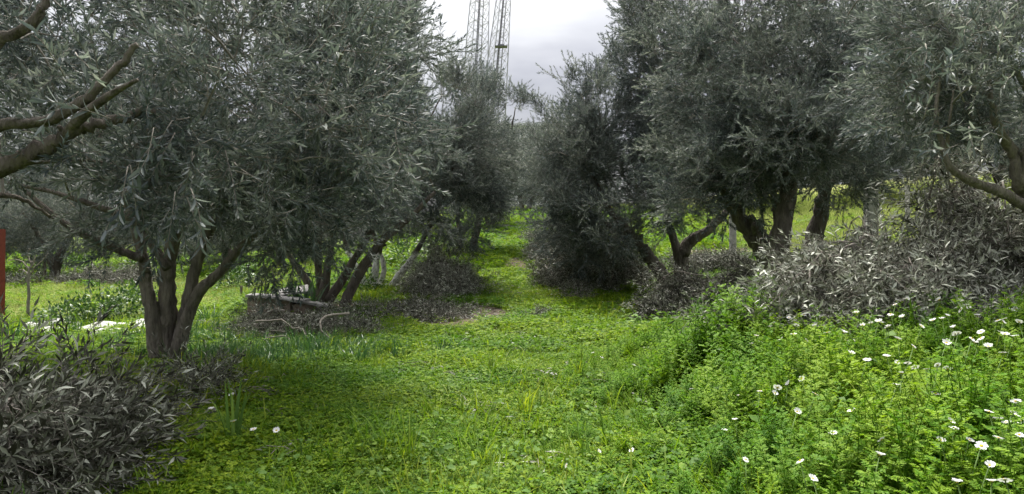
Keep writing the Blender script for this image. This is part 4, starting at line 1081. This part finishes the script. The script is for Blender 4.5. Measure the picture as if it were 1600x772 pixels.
B = [(651,323),(710,463),(775,450),(697,540),(730,667),(373,635),(272,640),(170,685),(470,388),(380,372),(560,445),(500,258),(475,266),(490,255),(440,302),(253,331),(280,348),(748,302),(710,262),(750,160),(705,232),(725,215),(575,210),(590,222),(378,237),(560,240),(170,362)]
FL = [(1200 + a / 2, 386 + b_ / 2) for a, b_ in A] + [(800 + a / 2, 386 + b_ / 2) for a, b_ in B]
rd = random.Random(77)
FL += [(rd.uniform(1170, 1600), rd.triangular(455, 540, 480)) for k in range(45)] + [(rd.uniform(1120, 1600), rd.uniform(520, 680)) for k in range(14)]
for i, (px, py) in enumerate(FL):
    x_hi = max(0, min(1, (px - 1000) / 250)); h = .14 + .27 * x_hi * rd.uniform(.85, 1.1)
    g = G(px, py, h); near = py > 640
    lb = 'white daisy close to the viewer in the feathery weeds of the bank' if near else ('white daisy at the crest of the bank against the cut branches' if py < 500 and px > 1180 else ('white daisy in the low clover near the path' if px < 1100 else 'white daisy among the taller weeds of the daisy bank'))
    daisy(g, h, rd.uniform(.032, .046) if near else rd.uniform(.034, .052), lb, i, 'daisies of the flowery bank')
for i, (px, py, lb) in enumerate([(330, 640, 'white flower beside the broad tuft, nearest to the big grey heap'), (365, 660, 'white flower low inside the broad bladed tuft'), (362, 618, 'white flower at the top of the broad bladed tuft'),
                                  (396, 672, 'small white flower just past the broad bladed tuft'), (432, 673, 'white flower standing alone in the weeds away from the broad tuft')]):
    daisy(G(px, py, .22), .22, .05, lb, 300 + i, 'white flowers by the broad bladed tuft')

# ------------------------------------------------------------------ ground cover (nobody could count it)
def clover_patch(seed, n=46, R=.13):
    rg = np.random.default_rng(seed); r = R * np.sqrt(rg.uniform(0, 1, n)); a = rg.uniform(0, 6.28, n); hz = rg.uniform(.02, .085, n)
    c = np.stack([r * np.cos(a), r * np.sin(a), hz], 1); Bs, Ds, Us, Ls, Ts = [], [], [], [], []
    tilt = rg.normal(0, .35, (n, 3)) + np.array([0, 0, 1.]); t0 = rg.uniform(.05, .95, n)
    for k in range(3):
        an = rg.uniform(0, .3, n) + a * 3 + k * 2.094; d = np.stack([np.cos(an), np.sin(an), rg.normal(.05, .15, n)], 1)
        Bs.append(c); Ds.append(d); Us.append(tilt); Ls.append(rg.uniform(.013, .024, n)); Ts.append(np.clip(t0 + rg.normal(0, .08, n), 0, 1))
    L = np.concatenate(Ls); V, Fc = leaf_batch(np.concatenate(Bs), np.concatenate(Ds), np.concatenate(Us), L, L * .95, .08, .1, .62)
    return fast_mesh('clover', [(V, Fc, np.repeat(np.concatenate(Ts), 5), 0)], [M_CLOVER])

def feathery_weed(seed, n_stem=7, h=.44, R=.12):
    rg = np.random.default_rng(seed); rd = random.Random(seed); parts = []; Bs, Ds, Us, Ls, Ts = [], [], [], [], []
    for s_ in range(n_stem):
        a = rd.uniform(0, 6.28); p = Vector((R * math.cos(a) * rd.random(), R * math.sin(a) * rd.random(), 0)); hh = h * rd.uniform(.55, 1.1)
        top = p + Vector((rd.gauss(0, .06), rd.gauss(0, .06), hh)); pts = [p, p.lerp(top, .5) + Vector((rd.gauss(0, .015), rd.gauss(0, .015), 0)), top]
        V, Fc = thin_tube(pts, .0028, .0015); parts.append((V, Fc, np.full(len(V), .5), 0)); t0 = rd.uniform(.1, .8)
        nl = int(hh / .021)
        for j in range(nl):
            t = .15 + .85 * j / nl; q = p.lerp(top, t); an = j * 2.4 + rd.gauss(0, .3); out = Vector((math.cos(an), math.sin(an), rd.uniform(.25, .8))).normalized()
            L = .055 * (1.15 - .6 * t) * rd.uniform(.7, 1.2); sd_ = Vector((-out.y, out.x, 0))
            for m in range(4):
                c = q + out * L * (m + 1) / 4
                for sg in (-1, 1):
                    dd = (out * .6 + sd_ * sg).normalized(); Bs.append(tuple(c)); Ds.append(tuple(dd)); Us.append((rd.gauss(0, .3), rd.gauss(0, .3), 1)); Ls.append(L * .46 * rd.uniform(.7, 1.2)); Ts.append(min(1, max(0, t0 + .25 * t + rd.gauss(0, .1))))
            Bs.append(tuple(q + out * L)); Ds.append(tuple(out)); Us.append((0, 0, 1)); Ls.append(L * .35); Ts.append(min(1, t0 + .2))
    L = np.array(Ls); V, Fc = leaf_batch(np.array(Bs), np.array(Ds), np.array(Us), L, L * .62, .1, .15)
    parts.append((V, Fc, np.repeat(np.array(Ts), 5), 0))
    return fast_mesh('feathery_weed', parts, [M_WEED])

def broad_weed(seed, n=12, R=.12, leaf=.055, h=.16):
    rg = np.random.default_rng(seed); a = rg.uniform(0, 6.28, n); r = R * np.sqrt(rg.uniform(0, 1, n)); c = np.stack([r * np.cos(a), r * np.sin(a), rg.uniform(.3, 1, n) * h], 1)
    d = np.stack([np.cos(a), np.sin(a), rg.normal(.1, .3, n)], 1); L = leaf * rg.uniform(.6, 1.2, n)
    V, Fc = leaf_batch(c, d, np.array([[0, 0, 1.]]) + rg.normal(0, .3, (n, 3)), L, L * .8, .12, .25, .5); parts = [(V, Fc, np.repeat(rg.uniform(.1, .9, n), 5), 0)]
    for k in range(n):
        V, Fc = thin_tube([Vector((0, 0, 0)), Vector(c[k]) * .55 + Vector((0, 0, .02)), Vector(c[k])], .0022, .0012); parts.append((V, Fc, np.full(len(V), .4), 0))
    return fast_mesh('broad_weed', parts, [M_BROAD])

PC = [proto('clover_patch', clover_patch(i)) for i in range(6)]
PW = [proto('feathery_weed', feathery_weed(i)) for i in range(6)]
PG = [proto('grass_patch', blades(34, .15, .12, .0055, 400 + i, M_GRASS, .7, 3, .9)) for i in range(5)]
PBd = [proto('broad_weed', broad_weed(i)) for i in range(4)]
PF = [proto('pale_grass_patch', blades(40, .15, .18, .006, 430 + i, M_FIELD, .8, 3, .9)) for i in range(4)]
PD = [proto('dark_grass_patch', blades(26, .26, .10, .009, 450 + i, M_IRIS, .6, 4, .8)) for i in range(3)]
GRF, GRD = scatter_group('pale_grass', PF), scatter_group('dark_grass', PD)
GRC, GRW, GRG, GRB = scatter_group('clover', PC), scatter_group('weeds', PW), scatter_group('grass', PG), scatter_group('broad', PBd)

def noise2(x, y, s, seed):
    r = np.random.default_rng(seed); v = 0
    for k in range(5):
        a = r.uniform(0, 6.28); f = s * r.uniform(.6, 1.8); v = v + np.sin(f * (x * math.cos(a) + y * math.sin(a)) + r.uniform(0, 6.28))
    return v / 5

def field(n, y0, y1, margin=1.25, xlo=None, pw=1.0):
    """random ground points inside the widened view wedge, even per area between y0 and y1"""
    y = np.sqrt(RNG.uniform(y0 ** 2, y1 ** 2, n)); x = RNG.uniform(-1, 1, n) * (.667 * margin * y + 1.3)
    return x, y

def cover(name, group, npro, x, y, scl, label, tilt=.12, sink=0.0, pale=False):
    s = soil_at(x, y); keep = RNG.uniform(0, 1, len(x)) > s * .97
    if not pale: keep &= RNG.uniform(0, 1, len(x)) > field_zone(x, y) * .9
    x, y, scl = x[keep], y[keep], scl[keep]; z = terr(x, y) - sink
    d = np.stack([RNG.normal(0, tilt, len(x)), RNG.normal(0, tilt, len(x)), np.ones(len(x))], 1)
    o = scatter(name, group, npro, np.stack([x, y, z], 1), dir_to_euler(d), scl); tag(o, label, 'grass' if 'grass' in name else name.split('_')[0], kind='stuff'); return o

def cat(*a): return [np.concatenate(k) for k in zip(*a)]
# clover carpet
x1, y1_ = field(18000, 1.6, 9.5); s1 = RNG.uniform(.7, 1.25, len(x1)) * (1 + .45 * noise2(x1, y1_, 2.2, 1))
x2, y2_ = field(13000, 9.5, 20, 1.15); s2 = RNG.uniform(1.1, 1.8, len(x2)) * (1 + .35 * noise2(x2, y2_, 1.6, 2))
x3, y3_ = field(9000, 20, 44, 1.1); s3 = RNG.uniform(2.0, 3.2, len(x3))
x, y, s = cat((x1, y1_, s1), (x2, y2_, s2), (x3, y3_, s3)); cover('clover', GRC, len(PC), x, y, np.clip(s, .35, 4), 'low clover carpet over the orchard floor')
# grass
x1, y1_ = field(7000, 1.6, 9.5); s1 = RNG.uniform(.45, 1.0, len(x1)) * (1 + .5 * noise2(x1, y1_, 1.5, 5)) * np.where(RNG.uniform(0, 1, len(x1)) < .13, 1.9, 1.0)
x2, y2_ = field(9000, 9.5, 20, 1.15); s2 = np.where(RNG.uniform(0, 1, len(x2)) < .08, 1.7, 1.0) * RNG.uniform(.6, 1.3, len(x2)) * (1 + .4 * noise2(x2, y2_, 1.2, 6))
x3, y3_ = field(16000, 20, 48, 1.1); s3 = RNG.uniform(1.0, 2.0, len(x3))
x, y, s = cat((x1, y1_, s1), (x2, y2_, s2), (x3, y3_, s3)); cover('grass', GRG, len(PG), x, y, np.clip(s, .25, 3), 'short grass growing through the clover')
# paler grass of the two fields
x, y = field(30000, 11.5, 42, 1.15); k = RNG.uniform(0, 1, len(x)) < field_zone(x, y); x, y = x[k], y[k]
cover('field_grass', GRF, len(PF), x, y, RNG.uniform(.7, 1.3, len(x)) * np.clip(y / 20, .7, 2), 'pale yellow green grass of the fields beyond the tree rows', .15, pale=True)
# lush dark grass by the forked trunk and the heaps
x, y = np.concatenate([RNG.normal(-3.2, .55, 90), RNG.normal(-4.6, .5, 60), RNG.normal(-2.2, .6, 40)]), np.concatenate([RNG.normal(9.3, .4, 90), RNG.normal(10.6, .5, 60), RNG.normal(9.8, .3, 40)])
cover('lush_grass', GRD, len(PD), x, y, RNG.uniform(.8, 1.5, len(x)), 'lush dark green grass between the forked trunk and the twiggy heap', .2)
# feathery weeds: thick on the bank, thin elsewhere
x, y = field(13000, 1.5, 11.0)
bank = sstep(-.5, 2.3, x + .3 * noise2(x, y, 1.3, 8)) * sstep(10.5, 7.5, y)
keep = RNG.uniform(0, 1, len(x)) < .05 + .95 * bank * np.clip(.75 + .9 * noise2(x, y, 3.2, 31), .25, 1); x, y, bank = x[keep], y[keep], bank[keep]
s = (.22 + .8 * bank) * RNG.uniform(.6, 1.2, len(x)) * (1 + .5 * noise2(x, y, 2.5, 9)); cover('weeds', GRW, len(PW), x, y, np.clip(s, .2, 1.6), 'feathery green weeds thick over the flowery bank', .2)
# broad leaved weeds
x, y = field(3600, 1.7, 13); keep = RNG.uniform(0, 1, len(x)) < .25 + .75 * (noise2(x, y, 1.4, 12) > .1); x, y = x[keep], y[keep]
s = RNG.uniform(.45, 1.1, len(x)) * (1 + .7 * sstep(.5, 2.5, x)); cover('undergrowth', GRB, len(PBd), x, y, s, 'broad leaved weeds scattered through the clover', .25)

# fallen olive leaves and twig bits around the heaps and trunks
def litter_patch(seed, n=26, R=.2):
    rg = np.random.default_rng(seed); r = R * np.sqrt(rg.uniform(0, 1, n)); a = rg.uniform(0, 6.28, n); c = np.stack([r * np.cos(a), r * np.sin(a), rg.uniform(.005, .05, n)], 1)
    an = rg.uniform(0, 6.28, n); d = np.stack([np.cos(an), np.sin(an), rg.normal(0, .25, n)], 1); L = rg.uniform(.035, .065, n)
    V, Fc = leaf_batch(c, d, np.array([[0, 0, 1.]]) + rg.normal(0, .4, (n, 3)), L, L * .26, .15, .15); parts = [(V, Fc, np.repeat(rg.uniform(.1, .9, n), 5), 0)]
    for k in range(4):
        a = rg.uniform(0, 6.28); p = Vector((rg.normal(0, .08), rg.normal(0, .08), .02)); q = p + Vector((math.cos(a), math.sin(a), rg.uniform(.0, .2))) * rg.uniform(.1, .28)
        V, Fc = thin_tube([p, p.lerp(q, .5) + Vector((0, 0, .02)), q], .003, .0015); parts.append((V, Fc, np.full(len(V), .5), 1))
    return fast_mesh('litter', parts, DR)
PL = [proto('litter_patch', litter_patch(i)) for i in range(4)]; GRL = scatter_group('litter', PL)
cx = [(-3.2, 5.2, 1.0, .9), (-2.9, 7.2, .9, .7), (-3.9, 8.8, .8, .6), (-3.0, 11.2, 1.7, 1.1), (-2.1, 13.4, 1.6, 1.1), (-1.6, 15.8, 1.3, 1.2), (1.9, 17.5, 1.9, 2.0), (3.4, 12.6, 1.9, 1.4), (3.6, 16.5, 1.6, 1.5), (3.6, 7.2, 2.2, 1.2), (.4, 13, .6, .5), (0, 9, 3.5, 4), (0, 20, 2, 8)]
xs, ys = [], []
for (a, b_, ra_, rb_), k in zip(cx, (60, 30, 35, 160, 150, 90, 170, 130, 100, 60, 12, 55, 60)):
    xs.append(RNG.normal(a, ra_ * .6, k)); ys.append(RNG.normal(b_, rb_ * .6, k))
x, y = np.concatenate(xs), np.concatenate(ys)
o = scatter('leaf_litter', GRL, len(PL), np.stack([x, y, terr(x, y) + RNG.uniform(.0, .06, len(x))], 1), dir_to_euler(np.stack([RNG.normal(0, .1, len(x)), RNG.normal(0, .1, len(x)), np.ones(len(x))], 1)), RNG.uniform(.7, 1.4, len(x)))
tag(o, 'fallen olive leaves and twig bits strewn around heaps and trunks', 'litter', kind='stuff')
